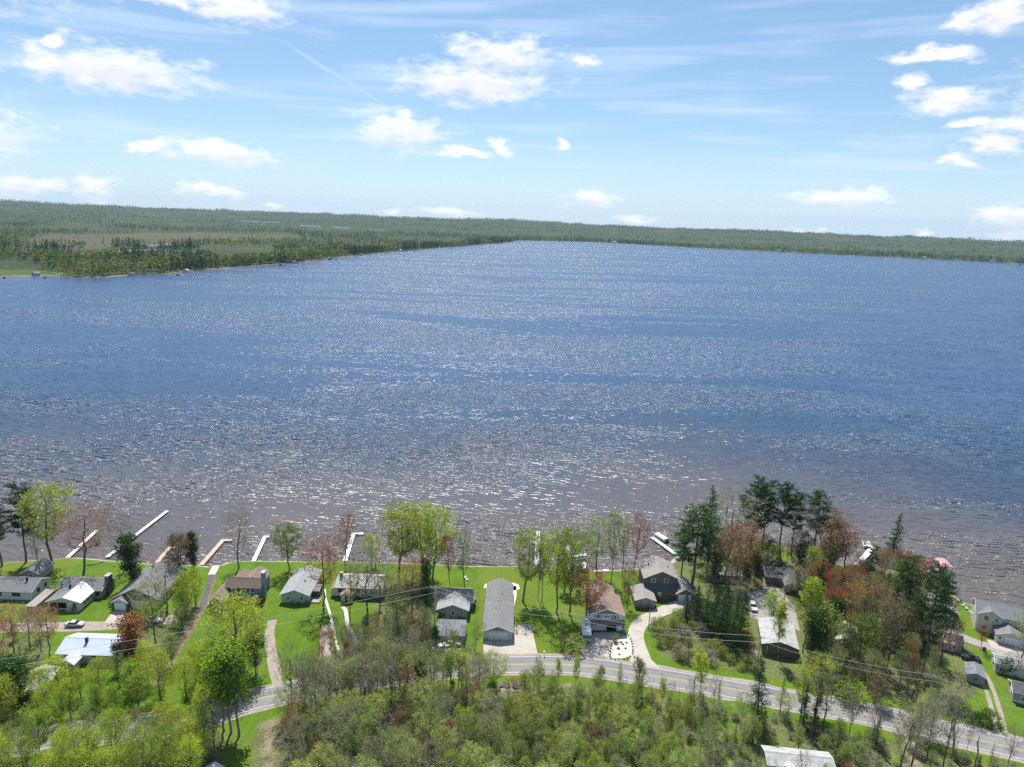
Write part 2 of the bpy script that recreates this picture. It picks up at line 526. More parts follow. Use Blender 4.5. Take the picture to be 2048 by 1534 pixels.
me = npmesh('far_terrain', np.stack([X, Y, Z], -1).reshape(-1, 3), fl, np.full(len(fl) // 4, 4), 'far_ground', smooth=True,
            attrs={'marsh': marsh.ravel(), 'park': park.ravel(), 'edge': edge.ravel()})
tag(link('far_terrain', me), kind='structure')


def drape(name, pix, mat, dz, kind='structure'):
    pts = [far_pt(*q) for q in pix]
    pts = [p for p in pts if p is not None]
    zs = max(p[2] for p in pts) + dz
    mb = MB().add([(p[0], p[1], p[2] + dz) for p in pts], [tuple(range(len(pts)))])
    o = mb.obj(name, mat); tag(o, kind=kind); return pts


plain('pale_sand', (.40, .35, .28), .9, .15, .05)
plain('far_sand', (.24, .20, .15), .9, .15, .05)
pond1 = drape('marsh_pond', [(286, 490), (330, 487), (356, 487), (350, 491), (300, 493)], 'water', .6)
track = drape('gravel_track', [(152, 506), (230, 502), (312, 499), (313, 500.5), (235, 504), (155, 508.5)], 'far_sand', .8)
lk2 = []
for seg in ([(600, 450.5), (690, 455.3), (770, 460), (769, 461.4), (690, 457), (602, 452)], [(440, 440.5), (500, 442.5), (560, 445), (560, 446.2), (500, 444)]):
    lk2.append(drape('far_lake', seg, 'water', 1.5))

# ------------------------------------------------------------------ near ground
ROAD_PX = [(-420, 1560), (-150, 1512), (0, 1490), (110, 1474), (245, 1458), (395, 1435), (500, 1402), (590, 1383), (700, 1362), (830, 1343), (965, 1331), (1150, 1330),
           (1300, 1351), (1485, 1382), (1645, 1412), (1750, 1432), (1904, 1467), (2048, 1501), (2250, 1555), (2600, 1660)]
ROAD = spline(pxline(ROAD_PX), 1.5)
ROADL = [tuple(p) for p in ROAD[::3]]


def road_y(x):
    return np.interp(x, ROAD[:, 0], ROAD[:, 1])


gx = np.concatenate([np.linspace(-12500, -320, 26), np.arange(-300, 340, 1.4), np.linspace(360, 12500, 26)])
gy = np.concatenate([np.linspace(-6000, 60, 18), np.arange(80, 262, 1.2), np.linspace(268, 420, 10)])
X, Y = np.meshgrid(gx, gy)
ins = poly_mask(X, Y, NEAR_POLY); D = seg_dist(X, Y, NS); SG = np.where(ins, D, -D)
Z = np.where(SG > 0, np.minimum(GZ, .02 + SG * .42), np.maximum(-2.5, SG * .3 - .05))


def sd_poly(poly, soft=1.2):
    inside = poly_mask(X, Y, poly)
    d = seg_dist(X, Y, list(poly) + [poly[0]])
    return np.clip(.5 + np.where(inside, d, -d) / (2 * soft), 0, 1)


RD = seg_dist(X, Y, ROADL)
north = Y > road_y(X)
lawn = np.where(north & (X < 56) & (X > -420), 1.0, 0.0)
for val, pl in [
        (.35, [(-200, 1262), (60, 1275), (110, 1268), (100, 1300), (60, 1440), (-200, 1470)]),
        (.10, [(745, 1200), (790, 1160), (868, 1175), (872, 1310), (660, 1345), (640, 1310), (690, 1285), (760, 1260)]),
        (.12, [(560, 1400), (640, 1320), (700, 1300), (965, 1305), (965, 1335), (800, 1345)]),
        (.08, [(1302, 1262), (1340, 1228), (1395, 1205), (1520, 1215), (1540, 1380), (1400, 1352), (1322, 1312)]),
        (.0, [(1400, 1090), (1400, 1230), (1640, 1390), (2200, 1480), (2200, 1060)]),
        (.35, [(270, 1230), (400, 1200), (390, 1250), (330, 1340), (240, 1380), (250, 1290)])]:
    w = sd_poly(pxline(pl)); lawn = lawn * (1 - w) + val * w
for val, pl in [
        (1, [(1258, 1140), (1310, 1140), (1392, 1180), (1352, 1214), (1312, 1236), (1240, 1290)]),
        (.8, [(1500, 1086), (1545, 1080), (1605, 1110), (1560, 1125), (1510, 1128)]),
        (.8, [(1405, 1118), (1462, 1104), (1462, 1128), (1410, 1136)]),
        (.95, [(1908, 1200), (1950, 1207), (1980, 1280), (1940, 1278), (1898, 1262)]),
        (.85, [(1925, 1292), (1985, 1300), (2060, 1360), (2120, 1520), (2040, 1475), (1960, 1455), (1890, 1436), (1895, 1400), (1945, 1390), (1975, 1350)]),
        (.7, [(1445, 1235), (1496, 1222), (1512, 1300), (1470, 1292)]),
        (.6, [(1785, 1200), (1845, 1195), (1835, 1252), (1795, 1250)]),
        (.7, [(455, 1440), (520, 1430), (505, 1560), (440, 1560)]),
        (.55, [(1440, 1395), (1500, 1400), (1495, 1560), (1420, 1560)]),
        (.45, [(-200, 1480), (180, 1450), (300, 1440), (300, 1475), (-200, 1540)])]:
    w = sd_poly(pxline(pl)); lawn = np.maximum(lawn, val * w)
lawn = np.maximum(lawn, np.clip((9.2 - RD) / 1.6, 0, 1) * .85)
LOTS = np.array([P(x, 1200)[0] for x in (-120, 72, 222, 400, 548, 655, 782, 952, 1068, 1165, 1262, 1400, 1640, 1920)])
lot = np.random.default_rng(12).uniform(0, 1, 20)[np.searchsorted(LOTS, X + (Y - 200) * .02 + 1.5 * (vnoise(X / 5, Y / 5, 3) - .5))]
bare = np.zeros(X.shape)
for val, pl in [(.55, [(508, 1440), (565, 1428), (560, 1470), (575, 1560), (512, 1560)]), (.55, [(1455, 1395), (1485, 1392), (1492, 1450), (1470, 1560), (1440, 1560)]),
                (.8, [(985, 1363), (1058, 1366), (1062, 1388), (985, 1384)]), (.8, [(1125, 1362), (1150, 1363), (1148, 1378), (1120, 1376)]),
                (.6, [(1480, 1270), (1512, 1265), (1522, 1320), (1495, 1318)]), (.7, [(1810, 1470), (1835, 1468), (1850, 1534), (1800, 1545)]),
                (.6, [(1425, 1460), (1460, 1456), (1462, 1472), (1430, 1474)]), (.7, [(1735, 1345), (1765, 1350), (1762, 1362), (1735, 1360)])]:
    bare = np.maximum(bare, val * sd_poly(pxline(pl), 2))
sand = np.clip(1 - np.abs(SG - 1.1) / (.7 + 1.6 * vnoise(X / 9, Y / 9, 61)), 0, 1)

m, t, b, out = material('ground', .95, .15)
pos = t.node('ShaderNodeNewGeometry').outputs['Position']
at = lambda k: t.node('ShaderNodeAttribute', attribute_name=k).outputs['Fac']
nf = t.noise(pos, 1.6, 5, .7); nm = t.noise(pos, .22, 4, .6); nb = t.noise(pos, .06, 3, .55)
gr = t.ramp(nm, [(.25, (.050, .115, .005)), (.5, (.095, .185, .008)), (.75, (.165, .235, .018))])
gr = t.mix(t.maprange(nb, .4, .7, 0, .45), gr, (.19, .24, .030, 1))
gr = t.mix(t.maprange(t.noise(pos, .11, 5, .7, .6), .52, .66, 0, .7), gr, t.ramp(nf, [(.3, (.13, .13, .03)), (.7, (.24, .23, .075))]))
stripe = t.m('SINE', t.m('MULTIPLY', t.node('ShaderNodeSeparateXYZ', {0: t.v('ADD', pos, t.v('MULTIPLY', t.noise(pos, .02, 2, out='Color'), (30, 30, 0)))}).outputs[0], 3.4))
gr = t.mix(t.maprange(stripe, -1, 1, 0, .16), gr, (.03, .075, .004, 1))
gr = t.mix(.40, gr, t.ramp(nf, [(.3, (.025, .075, .004)), (.7, (.12, .21, .02))]))
gr = t.mix(t.maprange(at('lot'), 0, 1, 0, .6), gr, t.mix(.5, gr, (.050, .105, .004, 1)))
gr = t.mix(t.maprange(at('lot'), .75, .95, 0, .35), gr, (.20, .21, .04, 1))
li = t.ramp(nf, [(.25, (.045, .045, .024)), (.5, (.120, .115, .062)), (.75, (.210, .190, .120))])
li = t.mix(t.maprange(nm, .36, .60, 0, .85), li, t.ramp(nf, [(.3, (.065, .105, .022)), (.7, (.190, .230, .060))]))
ba = t.ramp(nf, [(.3, (.20, .155, .105)), (.7, (.36, .30, .22))])
sa = t.ramp(nf, [(.3, (.30, .26, .215)), (.7, (.46, .41, .36))])
edge = t.m('ADD', at('lawn'), t.m('MULTIPLY', t.m('SUBTRACT', t.noise(pos, .45, 4, .65), .5), .8))
c = t.mix(t.maprange(edge, .3, .68, 0, 1, True), li, gr)
c = t.mix(t.maprange(t.m('ADD', at('bare'), t.m('MULTIPLY', t.m('SUBTRACT', nm, .5), .8)), .35, .65, 0, 1, True), c, ba)
c = t.mix(t.maprange(t.m('ADD', at('sand'), t.m('MULTIPLY', t.m('SUBTRACT', nm, .5), .5)), .3, .6, 0, 1, True), c, sa)
t.put(b.inputs['Base Color'], c)
bn = t.node('ShaderNodeBump', {'Height': nf, 'Distance': .25, 'Strength': .6}); t.put(b.inputs['Normal'], bn.outputs[0])
fl = grid_faces(len(gx), len(gy))
me = npmesh('ground', np.stack([X, Y, Z], -1).reshape(-1, 3), fl, np.full(len(fl) // 4, 4), 'ground', smooth=True,
            attrs={'lawn': lawn.ravel(), 'bare': bare.ravel(), 'sand': sand.ravel(), 'lot': lot.ravel()})
GROUND = me; GXY = (X.ravel(), Y.ravel(), lawn.ravel())
tag(link('ground', me), kind='structure')

# ------------------------------------------------------------------ roads and drives
m, t, b, out = material('asphalt', .85, .25)
pos = t.node('ShaderNodeNewGeometry').outputs['Position']
c = t.ramp(t.noise(pos, .35, 5, .65), [(.3, (.185, .185, .187)), (.7, (.255, .25, .248))])
crk = t.node('ShaderNodeTexVoronoi', {'Vector': pos, 'Scale': .13}, feature='DISTANCE_TO_EDGE').outputs['Distance']
c = t.mix(t.maprange(crk, .0, .022, .45, 0), c, (.06, .06, .065, 1))
c = t.mix(.25, c, t.ramp(t.noise(pos, 6, 3, .7), [(.3, (.13, .13, .13)), (.7, (.30, .29, .28))])); t.put(b.inputs['Base Color'], c)
plain('gravel', (.31, .265, .22), .95, .22, 1.4, bump=.05)
plain('grey_gravel', (.30, .28, .26), .95, .25, 1.6, bump=.05)
plain('concrete', (.43, .39, .34), .9, .08, .6, dirt=.35)
plain('pale_path', (.56, .51, .44), .9, .15, 1.5)
plain('dirt', (.17, .125, .09), .95, .35, 1.3, bump=.08)
plain('dark_drive', (.10, .095, .10), .9, .3, 1.0)
plain('line_white', (.66, .66, .64), .7, .12, 2)
plain('line_yellow', (.60, .42, .10), .7, .15, 2)


def strip(name, pts, hw, dz, mat, off=0.0, kind='structure', wob=0.0):
    pts = np.asarray(pts)[:, :2]
    tn = np.gradient(pts, axis=0); tn /= np.linalg.norm(tn, axis=1)[:, None] + 1e-9
    nr = np.stack([-tn[:, 1], tn[:, 0]], 1)
    s = np.arange(len(pts))
    w1 = hw + wob * (vnoise(s * .35, s * 0, 11) - .5); w2 = hw + wob * (vnoise(s * .35, s * 0 + 7, 12) - .5)
    L = pts + nr * (off + w1)[:, None] if wob else pts + nr * (off + hw); Rr = pts + nr * (off - (w2[:, None] if wob else hw))
    n = len(pts)
    v = np.concatenate([np.c_[L, np.full(n, GZ + dz)], np.c_[Rr, np.full(n, GZ + dz)]])
    i = np.arange(n - 1)
    fl = np.stack([i, i + n, i + n + 1, i + 1], -1).reshape(-1)
    return tag(link(name, npmesh(name, v, fl, np.full(n - 1, 4), mat)), kind=kind)


def pad(name, px, mat, dz=.012, kind='structure'):
    pts = [P(*q) for q in px]
    return tag(MB().add([(p[0], p[1], GZ + dz) for p in pts], [tuple(range(len(pts)))]).obj(name, mat), kind=kind)


strip('road_shoulder', ROAD, 4.7, .016, 'gravel', wob=.8)
strip('road', ROAD, 3.75, .028, 'asphalt')
for off, mt in ((3.3, 'line_white'), (-3.3, 'line_white'), (.14, 'line_yellow'), (-.14, 'line_yellow')):
    strip('road_marking', ROAD, .065 if mt == 'line_white' else .05, .036, mt, off)
strip('gravel_lane', spline(pxline([(-120, 1262), (0, 1257), (80, 1254), (150, 1253), (250, 1249), (310, 1243), (345, 1238)])), 2.2, .010, 'gravel', wob=.6)
strip('dirt_track', spline(pxline([(432, 1132), (420, 1170), (409, 1200), (398, 1225), (380, 1258), (355, 1302), (330, 1342), (312, 1372)])), 1.1, .006, 'dirt', wob=.6)
strip('dark_path', spline(pxline([(427, 1133), (417, 1170), (407, 1203), (398, 1225)])), .75, .012, 'dark_drive', wob=.3)
strip('side_drive', spline(pxline([(1292, 1340), (1283, 1310), (1274, 1285), (1273, 1262), (1284, 1244), (1310, 1229), (1345, 1214), (1372, 1203)])), 2.1, .013, 'concrete', wob=.3)
pad('side_drive_mouth', [(1258, 1322), (1268, 1300), (1282, 1300), (1295, 1312), (1322, 1338), (1300, 1340)], 'concrete', .020)
pad('garage_drive', [(966, 1281), (1024, 1281), (1024, 1250), (1062, 1249), (1068, 1275), (1076, 1311), (968, 1311)], 'concrete')
pad('house_drive', [(1188, 1265), (1232, 1264), (1262, 1274), (1264, 1314), (1160, 1313), (1164, 1295)], 'concrete')
pad('front_drive', [(226, 1222), (252, 1222), (250, 1246), (208, 1246)], 'concrete', .016)
strip('garden_walk', spline(pxline([(685, 1214), (691, 1220), (694, 1240), (699, 1258), (708, 1275), (712, 1290)])), .55, .014, 'pale_path')
strip('stone_path', spline(pxline([(649, 1178), (652, 1200), (659, 1225), (664, 1245), (669, 1270), (676, 1300)])), .32, .014, 'pale_path', wob=.2)
strip('brick_walk', spline(pxline([(1029, 1172), (1030, 1190), (1024, 1215), (1021, 1235), (1020, 1250)])), .5, .014, 'pale_path')
strip('gravel_drive', spline(pxline([(545, 1240), (540, 1270), (541, 1300), (548, 1335), (556, 1375)])), 1.2, .010, 'gravel', wob=.6)
strip('gravel_drive_b', spline(pxline([(655, 1250), (652, 1290), (654, 1330), (662, 1368)])), 1.5, .011, 'gravel', wob=.8).name = 'gravel_drive'
strip('walk_to_dock', spline(pxline([(432, 1131), (428, 1140), (423, 1149)])), 1.1, .016, 'pale_path')
pad('driveway_gravel', [(1495, 1185), (1525, 1180), (1528, 1150), (1560, 1180), (1590, 1215), (1600, 1262), (1560, 1245), (1525, 1240), (1500, 1235)], 'grey_gravel', .010)
strip('lot_lane', spline(pxline([(1740, 1240), (1790, 1247), (1850, 1256), (1900, 1266), (1950, 1284), (2000, 1300), (2080, 1325), (2200, 1350)])), 1.9, .012, 'grey_gravel', wob=.4)
pad('house_apron', [(1972, 1278), (2045, 1300), (2060, 1312), (1985, 1296)], 'concrete', .020)
for o in (.85, -.85):
    strip('wheel_track', spline(pxline([(1944, 1318), (1958, 1338), (1972, 1362), (1984, 1395), (1994, 1430), (2004, 1466)])), .42, .010, 'gravel', o, wob=.35)
pad('rock_bed', [(1222, 1290), (1228, 1280), (1252, 1268), (1262, 1282), (1264, 1308), (1248, 1317), (1222, 1316)], 'pale_path', .022)
pad('patio', [(967, 1176), (970, 1168), (979, 1166), (977, 1176)], 'pale_path', .014)
pad('patio', [(1018, 1170), (1026, 1165), (1037, 1169), (1040, 1178), (1028, 1181)], 'pale_path', .014)

# ------------------------------------------------------------------ building materials
def shingle(name, col, var=.18):
    m, t, b, out = material(name, .9, .2)
    pos = t.node('ShaderNodeNewGeometry').outputs['Position']
    c = t.ramp(t.noise(pos, 1.1, 5, .7), [(.3, tuple(k * (1 - var) for k in col)), (.7, tuple(k * (1 + var) for k in col))])
    c = t.mix(t.maprange(t.noise(pos, 7, 2, .6), .45, .7, 0, .35), c, tuple(k * .6 for k in col) + (1,))
    t.put(b.inputs['Base Color'], c)
    bn = t.node('ShaderNodeBump', {'Height': t.noise(pos, 5, 3), 'Distance': .05, 'Strength': .6}); t.put(b.inputs['Normal'], bn.outputs[0])


for nm_, c_ in [('roof_grey', (.20, .197, .20)), ('roof_dark', (.115, .112, .125)), ('roof_brown', (.255, .185, .155)), ('roof_tan', (.29, .27, .255)),
                ('roof_green_grey', (.30, .315, .315)), ('roof_pale', (.46, .45, .44)), ('roof_red', (.36, .20, .15)), ('roof_slate', (.20, .21, .235)),
                ('roof_orange', (.42, .25, .17))]:
    shingle(nm_, c_)
plain('roof_white_metal', (.58, .58, .565), .6, .08, .6, spec=.3, dirt=.35)
plain('roof_blue_metal', (.47, .53, .60), .45, .05, .6, spec=.5, dirt=.1)


plain('roof_patchy', (.40, .40, .39), .85, .2, .9, dirt=.9)


def siding(name, col, pitch=.2):
    m, t, b, out = material(name, .75, .25)
    pos = t.node('ShaderNodeNewGeometry').outputs['Position']
    z = t.node('ShaderNodeSeparateXYZ', {0: pos}).outputs[2]
    lap = t.m('FRACT', t.m('MULTIPLY', z, 1 / pitch))
    c = t.ramp(t.noise(pos, .9, 4, .6), [(.3, tuple(k * .88 for k in col)), (.7, tuple(k * 1.08 for k in col))])
    t.put(b.inputs['Base Color'], t.mix(t.maprange(lap, 0, .12, .35, 0), c, tuple(k * .5 for k in col) + (1,)))
    bn = t.node('ShaderNodeBump', {'Height': lap, 'Distance': .03, 'Strength': .7}); t.put(b.inputs['Normal'], bn.outputs[0])


for nm_, c_ in [('wall_white', (.66, .67, .66)), ('wall_greenish', (.50, .55, .50)), ('wall_grey', (.33, .335, .325)), ('wall_blue', (.25, .32, .36)),
                ('wall_tan', (.40, .36, .32)), ('wall_brown', (.20, .15, .125)), ('wall_olive', (.17, .15, .095)), ('wall_teal', (.20, .27, .28)),
                ('wall_cream', (.62, .60, .54)), ('wall_dark', (.10, .095, .10)), ('gable_blue', (.21, .26, .31)), ('wall_pale_blue', (.52, .60, .68))]:
    siding(nm_, c_)
m, t, b, out = material('stone', .9, .2)
pos = t.node('ShaderNodeNewGeometry').outputs['Position']
vo = t.node('ShaderNodeTexVoronoi', {'Vector': pos, 'Scale': 3.0})
t.put(b.inputs['Base Color'], t.mix(.6, t.ramp(vo.outputs['Distance'], [(.2, (.36, .33, .30)), (.6, (.10, .09, .085))]), vo.outputs['Color'], 'MULTIPLY'))
plain('trim_white', (.78, .78, .76), .6, .05, 1.5)
plain('trim_dark', (.06, .055, .055), .6, .1, 1.5)
plain('garage_white', (.72, .74, .76), .5, .04, 1.0)
plain('metal_grey', (.32, .33, .34), .5, .1, 3, spec=.5, metal=.3)
plain('black_metal', (.025, .025, .028), .5, .2, 3)
plain('wood_weathered', (.36, .32, .28), .85, .2, 2.2)
plain('wood_tan', (.47, .36, .25), .85, .2, 2.2)
plain('wood_pink', (.52, .41, .33), .85, .2, 2.2)
plain('wood_orange', (.50, .27, .12), .8, .2, 2.2)
plain('dock_white', (.68, .69, .70), .7, .1, 1.6)
plain('dock_aqua', (.55, .66, .66), .7, .1, 1.6)
plain('pole_wood', (.30, .265, .225), .9, .2, 2)
plain('pole_pale', (.45, .41, .36), .9, .2, 2)
plain('shade_ash_black', (.012, .012, .014), .9, .1, 1)  # near-black: painted shade of door and porch interiors, also fire ring ash
m, t, b, out = material('glass_pane', .08, .5)
b.inputs['Base Color'].default_value = (.022, .028, .034, 1)


# ------------------------------------------------------------------ building kit
class House:
    def __init__(s, name, label, cat, loc, rz=0):
        s.root = empty(name, (loc[0], loc[1], GZ), rz, label, cat)

    def block(s, x0, x1, y0, y1, h, rise, axis, wall, roof, oh=.45, gable=None, fascia='trim_white', base=0, roof2=None, walls=True):
        """a gabled block: axis = direction of the ridge"""
        r = s.root
        (a0, a1, b0, b1) = (x0, x1, y0, y1) if axis == 'y' else (y0, y1, x0, x1)   # a: across the ridge, b: along it
        mid = (a0 + a1) / 2; half = (a1 - a0) / 2; top = base + h
        if walls:
            MB().prism([(a0, base - .15), (a1, base - .15), (a1, top), (a0, top)], axis, b0, b1).obj('wall', wall, r)
            MB().prism([(a0 + .02, top), (a1 - .02, top), (mid, top + rise * (1 - .02 / half))], axis, b0 + .03, b1 - .03).obj('gable', gable or wall, r)
        sl = rise / half; drop = sl * oh; th = .16
        if roof2:
            for k, mt in ((0, roof), (1, roof2)):
                e, sgn = ((a0 - oh), 1) if k == 0 else ((a1 + oh), -1)
                MB().prism([(e, top - drop), (mid, top + rise), (mid, top + rise + th), (e, top - drop + th)], axis, b0 - oh, b1 + oh).obj('roof', mt, r)
            rf = None
        else:
            pr = [(a0 - oh, top - drop + .02), (mid, top + rise + .02), (a1 + oh, top - drop + .02), (a1 + oh, top - drop + th), (mid, top + rise + th), (a0 - oh, top - drop + th)]
            rf = MB().prism(pr, axis, b0 - oh, b1 + oh).obj('roof', roof, r)
            cap = [(mid - .22, top + rise + th - .22 * sl + .03), (mid, top + rise + th + .05), (mid + .22, top + rise + th - .22 * sl + .03)]
            MB().prism(cap, axis, b0 - oh, b1 + oh).obj('ridge_cap', roof, rf)
        for bb in (b0 - oh - .06, b1 + oh - .0):
            for sg in (-1, 1):
                e = mid + sg * (half + oh)
                MB().prism([(e, top - drop - .06), (mid, top + rise - .06), (mid, top + rise + th + .02), (e, top - drop + th + .02)], axis, bb, bb + .06).obj('fascia', fascia, rf or r)
        return rf

    def shed_roof(s, x0, x1, y0, y1, z_front, z_back, mat, wall=None, th=.14):
        r = s.root
        if wall:
            MB().add([(x0 + .3, y0 + .3, -.1), (x1 - .3, y0 + .3, -.1), (x1 - .3, y1 - .3, -.1), (x0 + .3, y1 - .3, -.1),
                      (x0 + .3, y0 + .3, z_front), (x1 - .3, y0 + .3, z_front), (x1 - .3, y1 - .3, z_back), (x0 + .3, y1 - .3, z_back)],
                     [(0, 3, 2, 1), (4, 5, 6, 7), (0, 1, 5, 4), (1, 2, 6, 5), (2, 3, 7, 6), (3, 0, 4, 7)]).obj('wall', wall, r)
        return MB().add([(x0, y0, z_front), (x1, y0, z_front), (x1, y1, z_back), (x0, y1, z_back), (x0, y0, z_front + th), (x1, y0, z_front + th),
                         (x1, y1, z_back + th), (x0, y1, z_back + th)],
                        [(0, 3, 2, 1), (4, 5, 6, 7), (0, 1, 5, 4), (1, 2, 6, 5), (2, 3, 7, 6), (3, 0, 4, 7)]).obj('roof', mat, r)

    def _face(s, mb_pts, face, at_):
        return mb_pts

    def _place(s, o, face, at_, u, z):
        if face == 'S': o.location = (u, at_, z)
        elif face == 'N': o.location = (u, at_, z); o.rotation_euler = (0, 0, math.pi)
        elif face == 'E': o.location = (at_, u, z); o.rotation_euler = (0, 0, math.pi / 2)
        elif face == 'W': o.location = (at_, u, z); o.rotation_euler = (0, 0, -math.pi / 2)

    def window(s, face, at_, u, z, w=1.0, h=1.2, trim='trim_white', shutters=None):
        k = ('w', round(w, 2), round(h, 2), trim)
        if k not in CACHE:
            fr = MB(); q = .13
            fr.box(-w / 2 - q, -.07, -h / 2 - q, w / 2 + q, .02, -h / 2).box(-w / 2 - q, -.07, h / 2, w / 2 + q, .02, h / 2 + q)
            fr.box(-w / 2 - q, -.07, -h / 2, -w / 2, .02, h / 2).box(w / 2, -.07, -h / 2, w / 2 + q, .02, h / 2)
            fr.box(-w / 2, -.05, -.03, w / 2, .02, .03)
            CACHE[k] = (fr.mesh('window', trim), MB().box(-w / 2, -.02, -h / 2, w / 2, .01, h / 2).mesh('pane', 'glass_pane'))
        o = link('window', CACHE[k][0], s.root); s._place(o, face, at_, u, z)
        link('pane', CACHE[k][1], o)
        if shutters:
            for sg in (-1, 1):
                MB().box(sg * (w / 2 + .4) - .2, -.06, -h / 2 - .1, sg * (w / 2 + .4) + .2, .01, h / 2 + .1).obj('shutter', shutters, o)
        return o

    def door(s, face, at_, u, w=.95, h=2.05, mat='trim_white'):
        k = ('d', w, h, mat)
        if k not in CACHE:
            CACHE[k] = (MB().box(-w / 2 - .1, -.05, 0, w / 2 + .1, .01, h + .1).mesh('door', 'trim_white'), MB().box(-w / 2, -.08, .02, w / 2, -.04, h).mesh('door_leaf', mat))
        o = link('door', CACHE[k][0], s.root); s._place(o, face, at_, u, 0)
        link('door_leaf', CACHE[k][1], o)

    def garage_door(s, face, at_, u, w=4.9, h=2.15, mat='garage_white', opened=False):
        fr = MB().box(-w / 2 - .15, -.06, 0, -w / 2, .01, h + .15).box(w / 2, -.06, 0, w / 2 + .15, .01, h + .15).box(-w / 2, -.06, h, w / 2, .01, h + .15)
        o = fr.obj('garage_door', 'trim_white', s.root); s._place(o, face, at_, u, 0)
        if opened:
            MB().box(-w / 2, -.02, 0, w / 2, .0, h).obj('shade_panel', 'shade_ash_black', o)  # black panel on the solid wall, paints the unlit garage inside
            MB().box(-w / 2, -.04, h - .35, w / 2, -.02, h).obj('panel', mat, o)
        else:
            pm = MB().box(-w / 2, -.045, 0, w / 2, -.005, h / 4 - .03).mesh('panel', mat, bevel=.01)
            for i in range(4):
                q = link('panel', pm, o); q.location = (0, 0, .015 + i * h / 4)

    def part(s, name, mat, x0, y0, z0, x1, y1, z1, bevel=0):
        return MB().box(x0, y0, z0, x1, y1, z1).obj(name, mat, s.root, bevel=bevel)

    def chimney(s, x, y, z0, z1, w=.7, d=.7, mat='stone'):
        o = s.part('chimney', mat, x - w / 2, y - d / 2, z0, x + w / 2, y + d / 2, z1)
        MB().box(x - w / 2 - .08, y - d / 2 - .08, z1, x + w / 2 + .08, y + d / 2 + .08, z1 + .12).obj('chimney_cap', 'metal_grey', o)

    def vent(s, x, y, z, mat='black_metal', r=.16, h=.7):
        MB().tube([(x, y, z - .3), (x, y, z + h)], r, 8).obj('vent_pipe', mat, s.root)

    def posts(s, pts, h, mat='trim_white', r=.07):
        for x, y in pts:
            s.part('post', mat, x - r, y - r, 0, x + r, y + r, h)


CACHE = {}

# ---- left to right along the shore (local origin = front left corner of the main block)
h = House('ranch_house', 'pale white ranch house with grey roof at the left edge, two window pairs', 'house', (-152.5, 184.3))
h.block(0, 16.6, 0, 8.2, 2.7, 1.75, 'x', 'wall_white', 'roof_grey')
for u in (6.2, 7.4, 11.6, 12.8): h.window('S', -.02, u, 1.75, .95, .95, 'trim_dark')
h.window('E', 16.62, 3.0, 1.7, .8, 1.0, 'trim_dark'); h.window('E', 16.62, 6.2, 1.7, .8, 1.0, 'trim_dark')
h.vent(13.4, 3.4, 4.5, r=.3, h=.9); h.vent(4.2, 2.6, 4.0, h=.5); h.chimney(2.2, 4.6, 3.6, 5.4, mat='wall_white')
h = House('cottage', 'small cottage with weathered grey gable roof behind the pale ranch house', 'house', (-146.4, 195.6))
h.block(0, 5.4, 0, 6.5, 2.3, 1.4, 'y', 'wall_tan', 'roof_tan'); h.window('S', -.02, 2.7, 1.4, .9, .9)

h = House('ranch_house', 'grey roofed house with broad white metal roof slope and stone chimney', 'house', (-129.5, 186.6))
h.block(0, 12.3, 0, 7.2, 2.6, 1.6, 'x', 'wall_tan', 'roof_grey')
h.block(1.0, 10.3, -6.6, 1.6, 2.55, 1.35, 'y', 'wall_cream', 'roof_grey', roof2='roof_white_metal')
h.part('porch_shade_panel', 'shade_ash_black', 1.7, -6.66, .5, 3.6, -6.62, 2.2); h.part('porch_shade_panel', 'shade_ash_black', 3.9, -6.66, .5, 6.3, -6.62, 2.2)  # black panels on the closed front wall, painted as the porch's inner shade
h.window('S', -6.64, 8.6, 1.4, .8, 1.4, 'wall_cream'); h.door('S', -6.62, 7.3, mat='wall_cream')
for u in (-4.8, -3.2, -1.6): h.window('E', 10.32, u, 1.5, 1.0, .9, 'wall_cream')
h.window('S', -.03, 11.3, 1.5, .9, .9, 'trim_dark')
h.chimney(12.7, 3.6, -.1, 5.6, 1.2, 2.0); h.vent(4.3, -1.2, 3.9, r=.3, h=.8)
h.part('step', 'concrete', 6.4, -7.6, -.1, 10.4, -6.62, .15)
h = House('breezeway', 'narrow plank roofed breezeway between the two leftmost houses', 'breezeway', (-132.9, 177.2))
h.shed_roof(0, 2.9, 0, 9.2, 2.2, 2.5, 'wood_weathered', 'wall_tan')
pl = MB().box(.02, 0, 0, .4, 9.2, .05).mesh('roof_board', 'wood_weathered')
for i in range(6):
    o = link('roof_board', pl, h.root); o.location = (.07 + .47 * i, 0, 2.35); o.rotation_euler = (math.atan2(.3, 9.2), 0, 0)

h = House('garage_house', 'large house with sweeping grey gable roof and small white garage door', 'house', (-111.2, 182.6))
h.block(0, 12.6, 0, 17.2, 2.7, 3.2, 'y', 'wall_brown', 'roof_grey', fascia='roof_grey')
h.block(.7, 4.9, -1.9, .6, 2.5, 1.3, 'y', 'stone', 'roof_grey', .35, 'wall_white')
h.garage_door('S', -1.92, 2.75, 2.9, 2.1)
h.part('gable_strut', 'trim_white', 2.72, -1.96, 2.5, 2.86, -1.90, 3.7); h.part('gable_tie', 'trim_white', .6, -1.96, 2.46, 5.0, -1.90, 2.6)
h.part('wing_wall', 'wall_white', 5.1, -.55, -.1, 12.3, -.05, 2.2); h.window('S', -.05, 7.4, 3.5, .9, 1.0, 'wall_cream'); h.vent(4.9, 13.2, 5.2, r=.33, h=.9)

